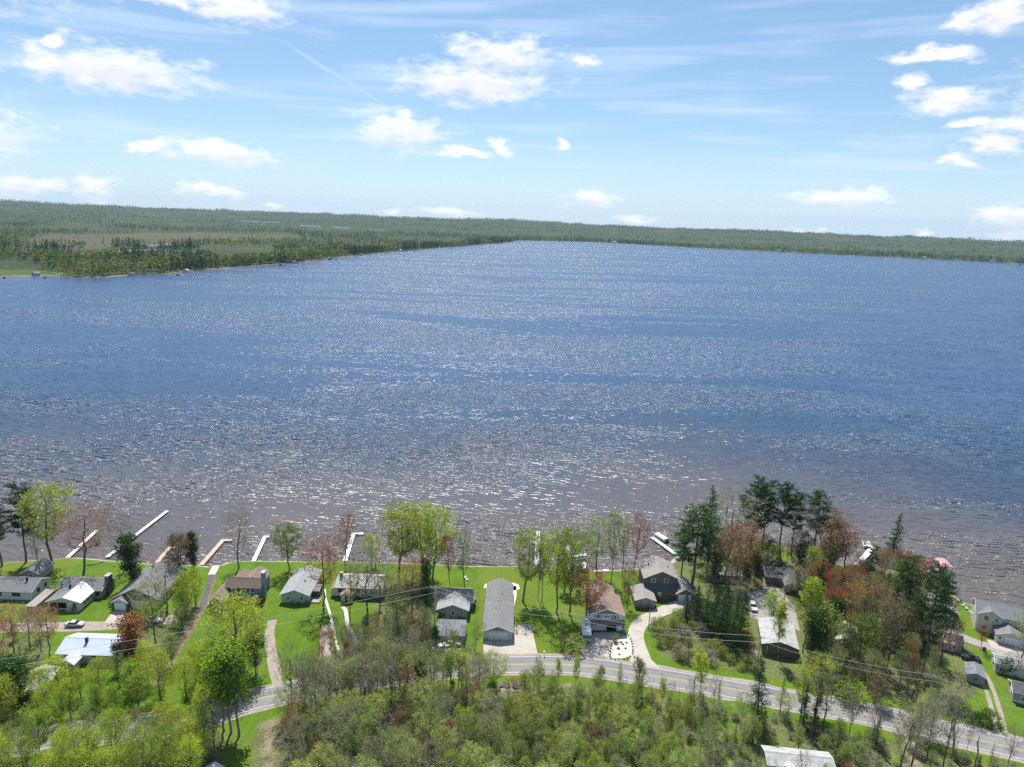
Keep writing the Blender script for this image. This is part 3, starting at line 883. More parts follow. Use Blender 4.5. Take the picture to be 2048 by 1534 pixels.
h = House('brown_roof_house', 'blue-grey house with brown roofs and three rear gable peaks', 'house', (-84.0, 182.0))
h.block(0, 3.9, .2, 8.6, 2.7, 1.5, 'y', 'wall_teal', 'roof_brown', .35)
h.block(2.6, 12.4, 6.2, 10.2, 4.3, 1.75, 'x', 'wall_blue', 'roof_brown', .4)
h.block(3.0, 6.2, 10.0, 15.2, 3.9, 1.2, 'y', 'wall_blue', 'roof_brown', .3)
h.block(6.4, 12.0, 10.0, 15.8, 3.9, 1.9, 'y', 'wall_blue', 'roof_brown', .3)
for u in (3.6, 4.9, 6.2, 7.6, 9.0, 10.4): h.window('S', 6.18, u, 3.3, .85, 1.2)
h.chimney(12.95, 8.2, -.1, 8.2, .9, 1.6, 'wall_blue')
h.part('side_porch', 'wall_brown', 11.6, 3.4, -.1, 12.6, 6.1, 2.6)
h.part('propane_tank', 'trim_white', -1.5, 2.0, .1, -.6, 4.2, 1.0, .25)

h = House('green_house', 'pale green house with gable to the road and grey-green roof', 'house', (-65.2, 187.6))
h.block(0, 8.0, 0, 14.2, 2.75, 1.55, 'y', 'wall_greenish', 'roof_green_grey')
h.window('S', -.02, 2.0, 1.6, .75, .95); h.window('S', -.02, 6.0, 1.6, .75, .95)
h.block(8.02, 10.0, 3.2, 7.0, 2.2, .5, 'x', 'wall_dark', 'roof_grey', .2)
h.part('deck', 'wood_weathered', 8.1, .2, -.1, 11.0, 3.1, .35); h.vent(5.4, 5.6, 3.9, h=.6)
h.posts([(10.8, .4), (10.8, 2.9)], 1.2)

h = House('white_house', 'white house with pale grey roof and orange gable porch among bare trees', 'house', (-50.0, 191.6))
h.block(0, 13.2, 0, 8.0, 3.4, 1.7, 'x', 'wall_white', 'roof_pale')
h.block(1.9, 5.1, -2.6, .6, 2.3, 1.0, 'y', 'wall_white', 'roof_red', .25)
h.block(-1.8, .5, .6, 5.0, 2.3, .7, 'y', 'wall_white', 'roof_brown', .25)
for u in (1.0, 6.4, 8.2, 10.6, 12.2): h.window('S', -.02, u, 2.3, 1.0, 1.0, 'trim_dark')
h.window('S', -.02, 8.2, .9, 1.0, .6, 'trim_dark'); h.door('S', -2.62, 3.5, mat='wall_dark'); h.chimney(.6, 3.6, 3.4, 6.2, .8, .8)
h.part('skirting', 'stone', -.05, -.08, -.1, 13.25, -.02, .6)

h = House('grey_cottage', 'grey sided gable cottage with two white windows beside the pale pole', 'house', (-19.0, 182.4))
h.block(0, 8.6, 0, 7.0, 2.7, 1.6, 'y', 'wall_grey', 'roof_green_grey', gable='wall_grey')
h.block(-.8, 9.6, 4.6, 11.4, 2.7, 1.9, 'x', 'wall_grey', 'roof_dark')
h.window('S', -.02, 4.4, 1.7, .75, 1.25); h.window('S', -.02, 7.0, 1.8, .6, 1.05); h.door('S', -.02, .7, .8, 2.0, 'wall_dark')
for i in range(4): h.vent(4.3, 1.2 + i * 1.3, 4.2, r=.09, h=.35)
h.part('deck', 'wood_weathered', -.6, 11.5, -.1, 9.0, 14.6, .5)
rb = MB().box(0, 0, 0, .05, 3.0, .9).mesh('railing', 'trim_white')
for x in (-.6, 8.95): o = link('railing', rb, h.root); o.location = (x, 11.6, .5)
h.part('railing', 'trim_white', -.6, 14.55, .5, 9.0, 14.6, 1.4)
h = House('flat_garage', 'low garage with flat dark grey-green roof in front of the grey cottage', 'garage', (-18.3, 169.6))
h.shed_roof(0, 8.0, 0, 6.8, 2.25, 2.85, 'roof_slate', 'wall_grey', .2)
h.garage_door('S', .28, 3.0, 2.6, 1.95); h.door('S', .28, 5.6, mat='wall_dark')
h.part('fascia', 'trim_white', -.05, 6.8, 2.9, 8.05, 6.86, 3.12)

h = House('long_garage', 'long grey garage with big white door facing the road', 'garage', (-5.4, 172.2))
h.block(0, 7.7, 0, 13.4, 2.75, 1.5, 'y', 'wall_pale_blue', 'roof_grey', .4, gable='gable_blue')
h.block(.05, 7.55, 13.4, 25.4, 2.70, 1.75, 'y', 'wall_grey', 'roof_grey', .3)
h.garage_door('S', -.02, 3.95, 4.9, 2.15)
h.part('house_sign', 'trim_dark', 6.75, -.07, 1.5, 7.25, -.01, 1.7); h.window('W', -.02, 4.5, 1.6, .8, .8); h.vent(3.0, 9.0, 4.0, h=.4); h.vent(4.6, 17.0, 4.0, h=.5)

h = House('two_storey_house', 'white two-storey house with brown roof, one garage door open', 'house', (23.9, 178.0))
h.block(0, 9.2, .6, 10.4, 5.1, 1.65, 'y', 'wall_white', 'roof_brown', .45, gable='gable_blue')
h.block(.4, 8.4, 10.4, 18.5, 3.6, 1.8, 'y', 'wall_white', 'roof_brown', .4)
h.shed_roof(-.3, 9.7, -.75, .62, 2.45, 3.15, 'roof_brown')
h.window('S', .58, 2.3, 4.2, .85, 1.15, shutters='wall_grey'); h.window('S', .58, 6.9, 4.2, .85, 1.15, shutters='wall_grey')
h.part('name_board', 'trim_dark', 4.0, .52, 4.25, 5.3, .57, 4.5)
h.garage_door('S', .58, 2.4, 3.0, 2.1); h.garage_door('S', .58, 6.1, 2.8, 2.1, opened=True); h.door('S', .58, 8.35, .9, 2.0)
h.posts([(-.1, -.6), (9.5, -.6)], 2.5)

h = House('small_garage', 'small grey-brown garage with single white window beside the curved drive', 'garage', (38.8, 191.4))
h.block(0, 5.8, 0, 7.4, 2.5, 1.0, 'y', 'wall_grey', 'roof_tan', .4, gable='wall_grey')
h.window('S', -.02, 2.9, 1.5, .6, .95)

h = House('shingle_house', 'brown two-storey shingled house with two white gable windows and garage wing', 'house', (42.6, 199.0))
h.block(0, 10.2, 0, 9.5, 5.9, 2.3, 'y', 'wall_brown', 'roof_tan', .5)
h.shed_roof(-.2, 9.4, -2.2, .02, 2.6, 3.9, 'roof_dark', 'wall_brown')
h.block(9.3, 14.6, -3.2, 5.0, 2.6, 1.6, 'y', 'wall_brown', 'roof_tan', .4)
h.window('S', -.02, 2.7, 5.0, 1.1, 1.2); h.window('S', -.02, 6.6, 5.0, 1.1, 1.2)
h.garage_door('S', -3.22, 11.9, 3.6, 2.1); h.window('S', -1.92, 1.8, 1.3, .9, 1.0); h.door('S', -1.9, 4.4); h.vent(8.0, 5.0, 7.0, h=.5)

h.vent(2.0, 6.0, 7.2, h=.5)
h = House('shaded_cottage', 'grey roofed cottage in the shade of tall pines on the point', 'house', (66.0, 209.0), R_(-4))
h.block(0, 9.0, 0, 7.6, 2.6, 1.5, 'x', 'wall_tan', 'roof_tan'); h.window('S', -.02, 2.4, 1.4); h.window('S', -.02, 6.4, 1.4)
h = House('dark_lodge', 'dark roofed lodge hidden under the pines right of the cottage', 'house', (83.5, 208.5), R_(-10))
h.block(0, 11.0, 0, 7.4, 2.6, 1.6, 'x', 'wall_brown', 'roof_dark'); h.part('skylight', 'glass_pane', 3.5, 1.2, 3.35, 5.2, 2.6, 3.6)
h.block(5.0, 8.6, -4.2, .3, 2.4, 1.2, 'y', 'wall_brown', 'roof_slate', .3)

h = House('olive_shed', 'large olive pole barn with pale grey roof behind roadside spruces', 'barn', (69.3, 170.2), R_(-14))
h.block(0, 8.9, 0, 12.6, 2.9, 1.3, 'y', 'wall_olive', 'roof_patchy', .35, fascia='trim_dark')
h.part('drain_pipe', 'trim_white', 1.2, -.14, .0, 1.3, -.04, 2.6)
h = House('white_roof_garage', 'garage with bright white roof deep among the maples', 'garage', (90.3, 174.0), R_(-22))
h.block(0, 5.6, 0, 8.6, 2.6, 1.1, 'y', 'wall_white', 'roof_white_metal', .35)
h.window('S', -.02, 2.8, 1.4)
h = House('pink_gable_house', 'house with pale pinkish roof slope beside the narrow green lawn', 'house', (124.0, 190.5), R_(-22))
h.block(0, 8.6, 0, 7.6, 3.6, 2.2, 'y', 'wall_dark', 'roof_tan', .4)
h.window('S', -.02, 4.4, 1.8)

h = House('cream_house', 'tall cream house with grey cross-gable roof at the right shore', 'house', (136.2, 185.9), R_(-25))
h.block(0, 15.0, 0, 8.0, 5.4, 2.2, 'x', 'wall_cream', 'roof_slate', .45)
h.block(.25, 6.2, -.5, 4.0, 5.35, 1.5, 'y', 'wall_cream', 'roof_grey', .35)
h.block(4.4, 11.0, -5.2, .1, 2.6, 1.3, 'y', 'wall_cream', 'roof_grey', .35)
h.window('S', -.52, 2.3, 4.4, 1.1, 1.2); h.window('S', -.52, 4.8, 4.4, .7, .8); h.window('S', -.52, 2.2, 1.5, 1.0, 1.2)
h.window('S', -5.22, 5.3, 1.6, .7, .8); h.garage_door('S', -5.22, 8.5, 3.8, 2.1)
h.part('corner_board', 'trim_white', -.06, -.56, -.1, .2, -.44, 5.2); h.window('W', -.02, 3.0, 4.2); h.window('W', -.02, 5.6, 1.4)
h = House('brown_roof_cabin', 'cabin with rusty brown roof behind bare brush near the gravel lane', 'cabin', (117.5, 175.8), R_(-22))
h.block(0, 7.6, 0, 5.4, 2.4, 1.4, 'x', 'wall_tan', 'roof_orange', .35); h.window('S', -.02, 5.6, 1.3)
h = House('garden_shed', 'grey gabled garden shed beside the two-track drive', 'shed', (118.4, 160.9), R_(-27))
h.block(0, 3.9, 0, 5.2, 2.1, .8, 'y', 'wall_grey', 'roof_slate', .25, fascia='wall_grey'); h.window('S', -.02, 1.9, 1.3, .9, .45, 'wall_grey')
h = House('mobile_home', 'pale mobile home with greenish roof at the right edge', 'house', (128.6, 165.3), R_(-25))
h.block(0, 16.0, 0, 5.2, 2.6, .8, 'x', 'wall_cream', 'roof_green_grey', .3, fascia='trim_white'); h.window('W', -.02, 2.6, 1.5); h.window('S', -.02, 3.0, 1.5, 1.2, .9)
h = House('mobile_home', 'grey cottage with mottled dark roof at right edge by the gravel lane', 'house', (125.0, 153.2), R_(-25))
h.block(0, 12.0, 0, 5.6, 2.6, 1.2, 'x', 'wall_grey', 'roof_dark', .3); h.window('S', -.02, 2.2, 1.5, 1.1, .8); h.window('W', -.02, 2.8, 1.5, .8, .8)

h = House('metal_roof_house', 'cream house with pale blue ribbed metal roof at lower left', 'house', (-110.6, 156.2))
rf = h.block(0, 14.0, 0, 8.6, 2.6, 1.6, 'x', 'wall_cream', 'roof_blue_metal', .4)
h.block(3.0, 6.2, -3.6, .4, 2.3, 1.1, 'y', 'wall_cream', 'roof_white_metal', .35)
rib = MB().add([(-.03, -4.7, 2.3 + .02), (.03, -4.7, 2.32), (.03, 0, 4.4), (-.03, 0, 4.4), (-.03, -4.7, 2.39), (.03, -4.7, 2.39), (.03, 0, 4.45), (-.03, 0, 4.45)],
               [(0, 3, 2, 1), (4, 5, 6, 7), (0, 1, 5, 4), (1, 2, 6, 5), (2, 3, 7, 6), (3, 0, 4, 7)]).mesh('roof_rib', 'roof_blue_metal')
for i in range(22):
    o = link('roof_rib', rib, rf); o.location = (-.2 + i * .68, 4.3, 0)
h.window('S', -3.62, 4.1, 1.4, .7, .9, 'wall_cream'); h.window('S', -3.62, 5.2, 1.4, .6, .9, 'wall_cream'); h.window('S', -.02, 9.0, 2.2, .9, .4, 'trim_dark'); h.window('S', -.02, 11.4, 2.2, .9, .4, 'trim_dark')
h.chimney(5.6, 3.2, 3.4, 5.2, .6, .6, 'black_metal')
h = House('old_garage', 'grey metal roofed carport at lower left below the blue roof', 'carport', (-110.0, 140.4), R_(14))
h.block(0, 5.6, 0, 9.0, 2.5, 1.1, 'y', 'wall_dark', 'roof_pale', .3, gable='wall_greenish')
h.part('side_screen', 'wall_greenish', -2.4, -1.4, -.1, -2.2, 2.4, 2.2); h.posts([(5.4, -.4)], 2.5)
h = House('white_roof_house', 'long low house with dirty white roof at the bottom right edge', 'house', (56.0, 126.6), R_(-6))
h.block(0, 13.0, 0, 5.2, 2.6, .9, 'x', 'wall_grey', 'roof_patchy', .4); h.block(2.2, 6.0, -1.6, .4, 2.4, .7, 'y', 'wall_grey', 'roof_pale', .3)
h = House('blue_roof_hut', 'small hut with pale blue roof peeking in at the bottom edge', 'hut', (-58.4, 115.6))
h.block(0, 3.4, 0, 5.0, 2.6, 1.1, 'y', 'wall_cream', 'roof_blue_metal', .3)

# ------------------------------------------------------------------ trees: materials
def leafmat(name, trans=.38, rough=.6):
    m = bpy.data.materials.new(name); m.use_nodes = True; t = NT(m.node_tree); t.n.clear()
    out = t.node('ShaderNodeOutputMaterial')
    oc = t.node('ShaderNodeObjectInfo').outputs['Color']
    c = t.mix(1.0, oc, attr_col(t), 'MULTIPLY')
    d = t.node('ShaderNodeBsdfDiffuse', {'Color': c}); tr = t.node('ShaderNodeBsdfTranslucent', {'Color': t.mix(1.0, c, (1.25, 1.2, .75, 1), 'MULTIPLY')})
    mx = t.node('ShaderNodeMixShader', {0: trans, 1: d.outputs[0], 2: tr.outputs[0]})
    t.l.new(mx.outputs[0], out.inputs[0]); MAT[name] = m


leafmat('leaf', .52); leafmat('needle', .22)
plain('bark', (.135, .115, .098), .95, .3, 2.0)
plain('bark_pale', (.24, .225, .20), .95, .25, 2.0)
m, t, b, out = material('twig', .95, .1)
b.inputs['Base Color'].default_value = (.33, .295, .255, 1)

# ------------------------------------------------------------------ trees: numpy growth
def tubes(chains, sides_of):
    V, Fq, n0 = [], [], 0
    for pts, rad in chains:
        pts = np.asarray(pts); rad = np.asarray(rad); k = len(pts); s = sides_of(rad.max())
        tn = np.gradient(pts, axis=0); tn /= np.linalg.norm(tn, axis=1)[:, None] + 1e-9
        a = np.cross(tn, np.array([.31, .9, .17])); a /= np.linalg.norm(a, axis=1)[:, None] + 1e-9
        c = np.cross(tn, a); w = np.arange(s) * 2 * np.pi / s
        ring = pts[:, None] + rad[:, None, None] * (a[:, None] * np.cos(w)[None, :, None] + c[:, None] * np.sin(w)[None, :, None])
        V.append(ring.reshape(-1, 3))
        i = np.arange(k - 1)[:, None] * s + np.arange(s)[None]; j = np.arange(k - 1)[:, None] * s + (np.arange(s)[None] + 1) % s
        Fq.append(np.stack([i, j, j + s, i + s], -1).reshape(-1, 4) + n0); n0 += k * s
    return np.concatenate(V), np.concatenate(Fq)


def leaf_quads(g, centres, size, aspect=1.0, flat=0.0, sizevar=.4):
    n = len(centres)
    a = g.normal(size=(n, 3)); a[:, 2] *= (1 - flat); a /= np.linalg.norm(a, axis=1)[:, None]
    c = g.normal(size=(n, 3)); c[:, 2] *= (1 - flat); c -= a * (a * c).sum(1)[:, None]; c /= np.linalg.norm(c, axis=1)[:, None] + 1e-9
    s = size * (1 + sizevar * g.uniform(-1, 1, n))[:, None]
    a = a * s; c = c * s * aspect
    V = np.stack([centres - a * .5, centres + c * .42, centres + a * .5, centres - c * .42], 1).reshape(-1, 3)
    return V, np.arange(4 * n).reshape(-1, 4)


def grow(g, base_pts, targets, tip_r=.012, p=.47, up=.12):
    """connect targets to a trunk, nearest-node first; radii by the pipe model"""
    N = [np.asarray(q, float) for q in base_pts]; par = [i - 1 for i in range(len(N))]
    chains = [list(range(len(N)))]
    axis = np.array(base_pts)
    d0 = np.array([np.min(np.linalg.norm(axis - q, axis=1)) for q in targets])
    tips = []
    for k in np.argsort(d0 + g.uniform(0, .6, len(d0))):
        q = targets[k]; A = np.array(N)
        d = np.linalg.norm(A - q, axis=1); rise = q[2] - A[:, 2]
        cost = d + np.where(rise < .25 * d, (.25 * d - rise) * 1.5, 0)
        cost[0] += 2
        j = int(np.argmin(cost)); L = d[j]; ns = max(1, min(5, int(L / .9) + 1)); idx = [j]; b0 = N[j]
        for i in range(1, ns + 1):
            f = i / ns; w = b0 + (q - b0) * f + np.array([0, 0, -up * L * math.sin(math.pi * f)]) + (g.normal(size=3) * .05 * L if i < ns else 0)
            N.append(w); par.append(idx[-1]); idx.append(len(N) - 1)
        chains.append(idx); tips.append(idx)
    cnt = np.zeros(len(N)); isl = np.ones(len(N), bool)
    for i in range(len(N) - 1, 0, -1):
        if cnt[i] == 0: cnt[i] = 1
        cnt[par[i]] += cnt[i]
    R = tip_r * np.maximum(cnt, 1) ** p
    return np.array(N), R, chains, tips


def pack(name, parts, mats):
    """parts: list of (V, F quads, tint (n,3) or None, material index)"""
    V, Fq, T, MI, n0 = [], [], [], [], 0
    for v, f, t_, mi in parts:
        if not len(v): continue
        V.append(v); Fq.append(f + n0); n0 += len(v); MI.append(np.full(len(f), mi)); T.append(t_ if t_ is not None else np.ones((len(v), 3)))
    V = np.concatenate(V); Fq = np.concatenate(Fq)
    return npmesh(name, V, Fq.reshape(-1), np.full(len(Fq), 4), mats, attrs={'tint': np.concatenate(T)}, mat_idx=np.concatenate(MI))


def tints(g, n, spread=.35, hue=.12, per=4, clump=None):
    k = 1 + spread * g.uniform(-1, 1, n)
    if clump is not None: k = k * clump
    c = np.stack([k * (1 + hue * g.uniform(-1, 1, n)), k, k * (1 + hue * g.uniform(-1, 1, n))], 1)
    return np.repeat(c, per, 0)


PROTO = {}


def broadleaf(key, seed, H, cb, rad, shape, ntip, leaves, lsize, lspread, trunk_r=.2, stems=1, lean=0, bark='bark', fine=True):
    g = np.random.default_rng(seed)
    chains_all, leafpts, clump = [], [], []
    for s in range(stems):
        a = g.uniform(0, 6.28); off = 0 if stems == 1 else g.uniform(.2, .5) * rad * .5
        b0 = np.array([math.cos(a) * off * .4, math.sin(a) * off * .4, -.25])
        hh = H * (1 if stems == 1 else g.uniform(.8, 1))
        n = 10; zz = np.linspace(0, 1, n); wob = np.cumsum(g.normal(size=(n, 2)) * .012 * hh, 0); wob -= wob[0]
        tr = np.stack([b0[0] + wob[:, 0] + off * math.cos(a) * zz ** 1.2 + lean * zz ** 1.5, b0[1] + wob[:, 1] + off * math.sin(a) * zz ** 1.2, b0[2] + zz * hh * .86], 1)
        nt_ = ntip // stems; T = []
        lob = [(g.uniform(0, 6.28), g.uniform(.1, 1), g.uniform(.72, 1.18)) for _ in range(9)]
        while len(T) < nt_:
            f = g.uniform(0, 1) ** .8; ang = g.uniform(0, 6.28)
            if shape == 'vase': w = .35 + .75 * math.sin(min(1, f * 1.15) * math.pi * .62)
            elif shape == 'oval': w = math.sin(math.pi * (.08 + .86 * f)) ** .7
            elif shape == 'column': w = math.sin(math.pi * (.10 + .84 * f)) ** .5 * .9
            else: w = math.sqrt(max(0, 1 - f * f)) * 1.0
            if shape == 'vase' and f > .8: w *= math.sqrt(max(.05, 1 - ((f - .8) / .24) ** 2))
            lo = min(lob, key=lambda q: abs((ang - q[0] + 3.14) % 6.28 - 3.14) + 1.6 * abs(f - q[1]))[2]
            rr = rad * w * lo * math.sqrt(g.uniform(.10, 1)); z = hh * (cb + (1 - cb) * f) * (.94 + .06 * lo)
            i = min(n - 1, int(z / (hh * .86) * (n - 1)))
            T.append(np.array([tr[i, 0] + rr * math.cos(ang), tr[i, 1] + rr * math.sin(ang), z]))
        N, R, ch, tips = grow(g, tr, T)
        k = trunk_r / R[0]; R = np.where(R > .03, np.maximum(R * k, .02), R) if k > 1 else np.minimum(R, trunk_r)
        R[:n] = np.maximum(R[:n], trunk_r * (1 - .93 * zz)); R[0] *= 1.25
        for c in ch: chains_all.append((N[c], R[c]))
        for c in tips:
            e = N[c]; leafpts.append(e[-1]); clump.append(g.uniform(.65, 1.3))
            if len(e) > 2: leafpts.append(e[-2]); clump.append(clump[-1])
            if fine:
                for _ in range(6 if key in ('bare', 'sparse') else 3):                      # twigs at the end of every branch
                    q = e[-1] + g.normal(size=3) * np.array([.5, .5, .45]) * max(.7, lspread) * .9 + np.array([0, 0, .2])
                    m_ = e[-2] + (q - e[-2]) * .5 + g.normal(size=3) * .06
                    chains_all.append((np.array([e[-2] * .35 + e[-1] * .65, m_ * .5 + e[-1] * .5, q]), np.array([.024, .020, .013])))
                    leafpts.append(q); clump.append(clump[-1])
    big = [c for c in chains_all if c[1].max() > .055]; sm = [c for c in chains_all if c[1].max() <= .055]
    Vt, Ft = tubes(big, lambda r: 7 if r > .12 else 4)
    trunk = pack(key + '_trunk', [(Vt, Ft, None, 0)], [bark])
    parts = []
    if sm:
        Vs, Fs = tubes([(p_, np.maximum(r_, .018)) for p_, r_ in sm], lambda r: 3); parts.append((Vs, Fs, None, 1))
    if leaves:
        L = np.array(leafpts); cl = np.array(clump); i = g.integers(0, len(L), leaves)
        C = L[i] + g.normal(size=(leaves, 3)) * lspread * np.array([1, 1, .8])
        V, Fq = leaf_quads(g, C, lsize); parts.append((V, Fq, tints(g, leaves, clump=cl[i]), 0))
    crown = pack(key + '_crown', parts, ['leaf', 'twig'])
    PROTO.setdefault(key, []).append((trunk, crown, H))


def conifer(key, seed, H, cb, rad, style, nb, per, lsize, trunk_r=.25):
    g = np.random.default_rng(seed); n = 9; zz = np.linspace(0, 1, n)
    wob = np.cumsum(g.normal(size=(n, 2)) * .006 * H, 0); wob -= wob[0]
    tr = np.stack([wob[:, 0], wob[:, 1], -.2 + zz * (H - .1)], 1)
    ch = [(tr, trunk_r * (1 - .93 * zz) + .01)]; C, cl = [], []; sm = []
    for b_ in range(nb):
        f = (b_ + g.uniform(0, 1)) / nb; z = H * (cb + (1 - cb) * f) * .985; a = g.uniform(0, 6.28)
        if style == 'pine': L = rad * (math.sin(math.pi * (.18 + .74 * f)) ** .6) * g.uniform(.45, 1.15); droop = g.uniform(-.02, .28)
        elif style == 'spruce': L = rad * (1 - f) ** .85 * g.uniform(.72, 1.08) + .12; droop = -.30 + .45 * f
        elif style == 'cedar': L = rad * (math.sin(math.pi * (.16 + .80 * (1 - f) ** .8)) ** .6) * g.uniform(.7, 1.08); droop = .55
        else: L = rad * (1 - f) ** .7 * g.uniform(.5, 1.05) + .15; droop = .08
        ix = np.interp(z, tr[:, 2], tr[:, 0]); iy = np.interp(z, tr[:, 2], tr[:, 1]); k = 5; s = np.linspace(0, 1, k)
        zc = z + L * droop * s + (L * .18 * s ** 2 if style in ('spruce', 'pine') else 0)
        if style == 'cedar': zc = np.minimum(zc, H * .995)
        br = np.stack([ix + math.cos(a) * L * s, iy + math.sin(a) * L * s, zc], 1) + g.normal(size=(k, 3)) * .03 * L * s[:, None]
        sm.append((br, .035 * (1 - .8 * s) * max(.4, L / 3) + .006))
        m_ = max(4, int(per * L)); t0 = .35 if style == 'pine' else .12
        u = g.uniform(t0, 1.03, m_); q = np.stack([np.interp(u, s, br[:, i]) for i in range(3)], 1)
        sp = {'pine': (.20 + .075 * L, .14), 'spruce': (.16 + .13 * L, .12), 'cedar': (.22 + .1 * L, .3), 'larch': (.16 + .1 * L, .12)}[style]
        q += g.normal(size=(m_, 3)) * np.array([sp[0], sp[0], sp[1]]); C.append(q); cl.append(np.full(m_, g.uniform(.65, 1.3)))
    Vt, Ft = tubes(ch, lambda r: 7); trunk = pack(key + '_trunk', [(Vt, Ft, None, 0)], ['bark'])
    C = np.concatenate(C); cl = np.concatenate(cl)
    V, Fq = leaf_quads(g, C, lsize, .55 if style != 'cedar' else .8, .35 if style != 'cedar' else 0)
    Vs, Fs = tubes(sm, lambda r: 3)
    crown = pack(key + '_crown', [(V, Fq, tints(g, len(C), .3, .1, clump=cl), 0), (Vs, Fs, None, 1)], ['needle', 'bark'])
    PROTO.setdefault(key, []).append((trunk, crown, H))


for s in range(5): broadleaf('maple', 10 + s, 15, .34, 4.4 + .3 * (s % 3), 'vase', 190, 5000, .25, .36, .21)
for s in range(4): broadleaf('sparse', 30 + s, 15, .36, 3.8 + .4 * (s % 3), 'vase', 150, 2400, .22, .46, .19)
for s in range(3): broadleaf('bare', 50 + s, 14, .30, 4.0, 'vase', 170, 600, .20, .5, .19)
for s in range(4): broadleaf('full', 70 + s, 14, .26, 4.6, 'oval', 210, 5400, .24, .44, .22)
for s in range(4): broadleaf('aspen', 90 + s, 14, .40, 2.2, 'column', 90, 2600, .28, .34, .13, bark='bark_pale')
for s in range(3): broadleaf('clump', 110 + s, 12, .22, 3.6, 'oval', 130, 3400, .27, .40, .13, stems=3)
for s in range(4): broadleaf('bush', 130 + s, 3.4, .10, 2.0, 'dome', 60, 1000, .20, .26, .05, stems=4, fine=False)
for s in range(3): broadleaf('brush', 150 + s, 3.2, .08, 2.0, 'dome', 90, 450, .16, .28, .045, stems=5, fine=True)
for s in range(3): broadleaf('snag', 170 + s, 11, .45, 1.6, 'vase', 14, 0, .1, .1, .14, bark='bark_pale', fine=False)
for s in range(4): conifer('pine', 200 + s, 22, .30 + .05 * s, 4.2, 'pine', 80, 22, .46, .30)
for s in range(3): conifer('spruce', 220 + s, 14, .05, 3.0, 'spruce', 90, 22, .34, .2)
for s in range(3): conifer('cedar', 240 + s, 11, .05, 2.3, 'cedar', 90, 30, .34, .2)
for s in range(3): conifer('larch', 260 + s, 12, .16, 1.7, 'larch', 70, 22, .26, .14)

COLS = dict(lime=(.415, .515, .058), lime2=(.300, .400, .050), yellow=(.330, .390, .070), olive=(.255, .320, .085), green=(.130, .230, .035), dgreen=(0.060, 0.117, 0.030),
            rust=(0.300, 0.128, 0.060), red=(.330, .085, .060), crimson=(.310, .060, .065), orange=(0.405, 0.195, 0.060), brown=(0.203, 0.143, 0.083), grey=(.250, .255, .150),
            pine=(0.042, 0.090, 0.027), pine2=(0.063, 0.112, 0.036), spruce=(0.051, 0.093, 0.045), cedar=(0.060, 0.093, 0.030), larch=(0.225, 0.330, 0.045), pale=(.390, .480, .150))
KNAME = dict(maple='maple_tree', sparse='budding_tree', bare='bare_tree', full='leafy_tree', aspen='aspen_tree', clump='multi_stem_tree', bush='shrub', brush='bare_shrub',
             snag='dead_tree', pine='pine_tree', spruce='spruce_tree', cedar='cedar_tree', larch='larch_tree')
trng = random.Random(99)


def height_px(x, y, ytop):
    w = P(x, y); lo, hi = .3, 45
    for _ in range(30):
        mid = (lo + hi) / 2
        if Q(w + np.array([0, 0, mid]))[1] > ytop: lo = mid
        else: hi = mid
    return lo


TREES = []


def tree(kind, w, h, col, label, group=None, wide=1.0, var=None, cat=None):
    pr = PROTO[kind]; tk, cr, H = pr[trng.randrange(len(pr)) if var is None else var % len(pr)]
    s = h / H; c = COLS[col] if isinstance(col, str) else col
    k = trng.uniform(.86, 1.14); c = tuple(v * k * trng.uniform(.94, 1.06) for v in c)
    root = empty(KNAME[kind], (w[0], w[1], GZ), trng.uniform(0, 6.28), label, cat or ('shrub' if kind in ('bush', 'brush') else 'tree'), group)
    root.rotation_euler = (trng.uniform(-.03, .03), trng.uniform(-.03, .03), trng.uniform(0, 6.28))
    root.scale = (s * wide, s * wide, s)
    a = link('trunk', tk, root); b_ = link('crown', cr, root); b_.color = (*c, 1)
    TREES.append((w[0], w[1])); return root


def T(kind, x, y, ytop, col, label, wide=1.0, group=None, var=None):
    return tree(kind, P(x, y), height_px(x, y, ytop), col, label, group, wide, var)

# ------------------------------------------------------------------ trees one can pick out along the shore, left to right
T('pine', 52, 1125, 968, 'pine', 'tallest dark pine at the left end of the near shore', 1.0, var=1)
T('pine', 4, 1132, 1003, 'pine', 'dark pine cut by the left edge of the picture', 1.1, var=2)
T('pine', -28, 1135, 985, 'pine', 'dark pine mostly outside the left edge', 1.1, var=3)
T('maple', 104, 1126, 976, 'yellow', 'broad yellow-green oak between the tallest left pine and a red maple', 1.05, var=0)
T('bare', 77, 1127, 1062, 'olive', 'slim bare tree between the left pine and the broad oak', .8)
T('sparse', 167, 1146, 1016, 'rust', 'reddish brown budding maple in front of the leftmost dock', 1.15, var=1)
T('bare', 249, 1140, 1040, 'grey', 'thin grey leafless tree beside the long white dock', .8)
T('cedar', 268, 1172, 1074, 'cedar', 'dense dark cedar left of the sweeping grey roof', 1.05, var=0)
T('clump', 358, 1150, 1064, 'brown', 'olive brown tree at the shore behind the sweeping grey roof', 1.0)
T('cedar', 388, 1139, 1066, 'cedar', 'narrow dark cedar beside the wooden L-shaped dock', .8, var=1)
T('bare', 478, 1136, 1022, 'grey', 'lone leafless tree between two L-shaped docks', .85)
T('maple', 580, 1139, 1050, 'green', 'round green tree at the shore behind the pale green house', 1.0, var=3)
T('sparse', 648, 1218, 1082, 'rust', 'rust coloured tree beside the pale green house', .95, var=2)
T('sparse', 690, 1132, 1031, 'rust', 'slender russet tree beside the white L-shaped dock', .75, var=0)
T('maple', 742, 1134, 1072, 'yellow', 'small yellow-green tree at the shore left of the big oaks', 1.0)
T('maple', 797, 1156, 1012, 'yellow', 'biggest yellow-green oak behind the white house', 1.05, var=1)
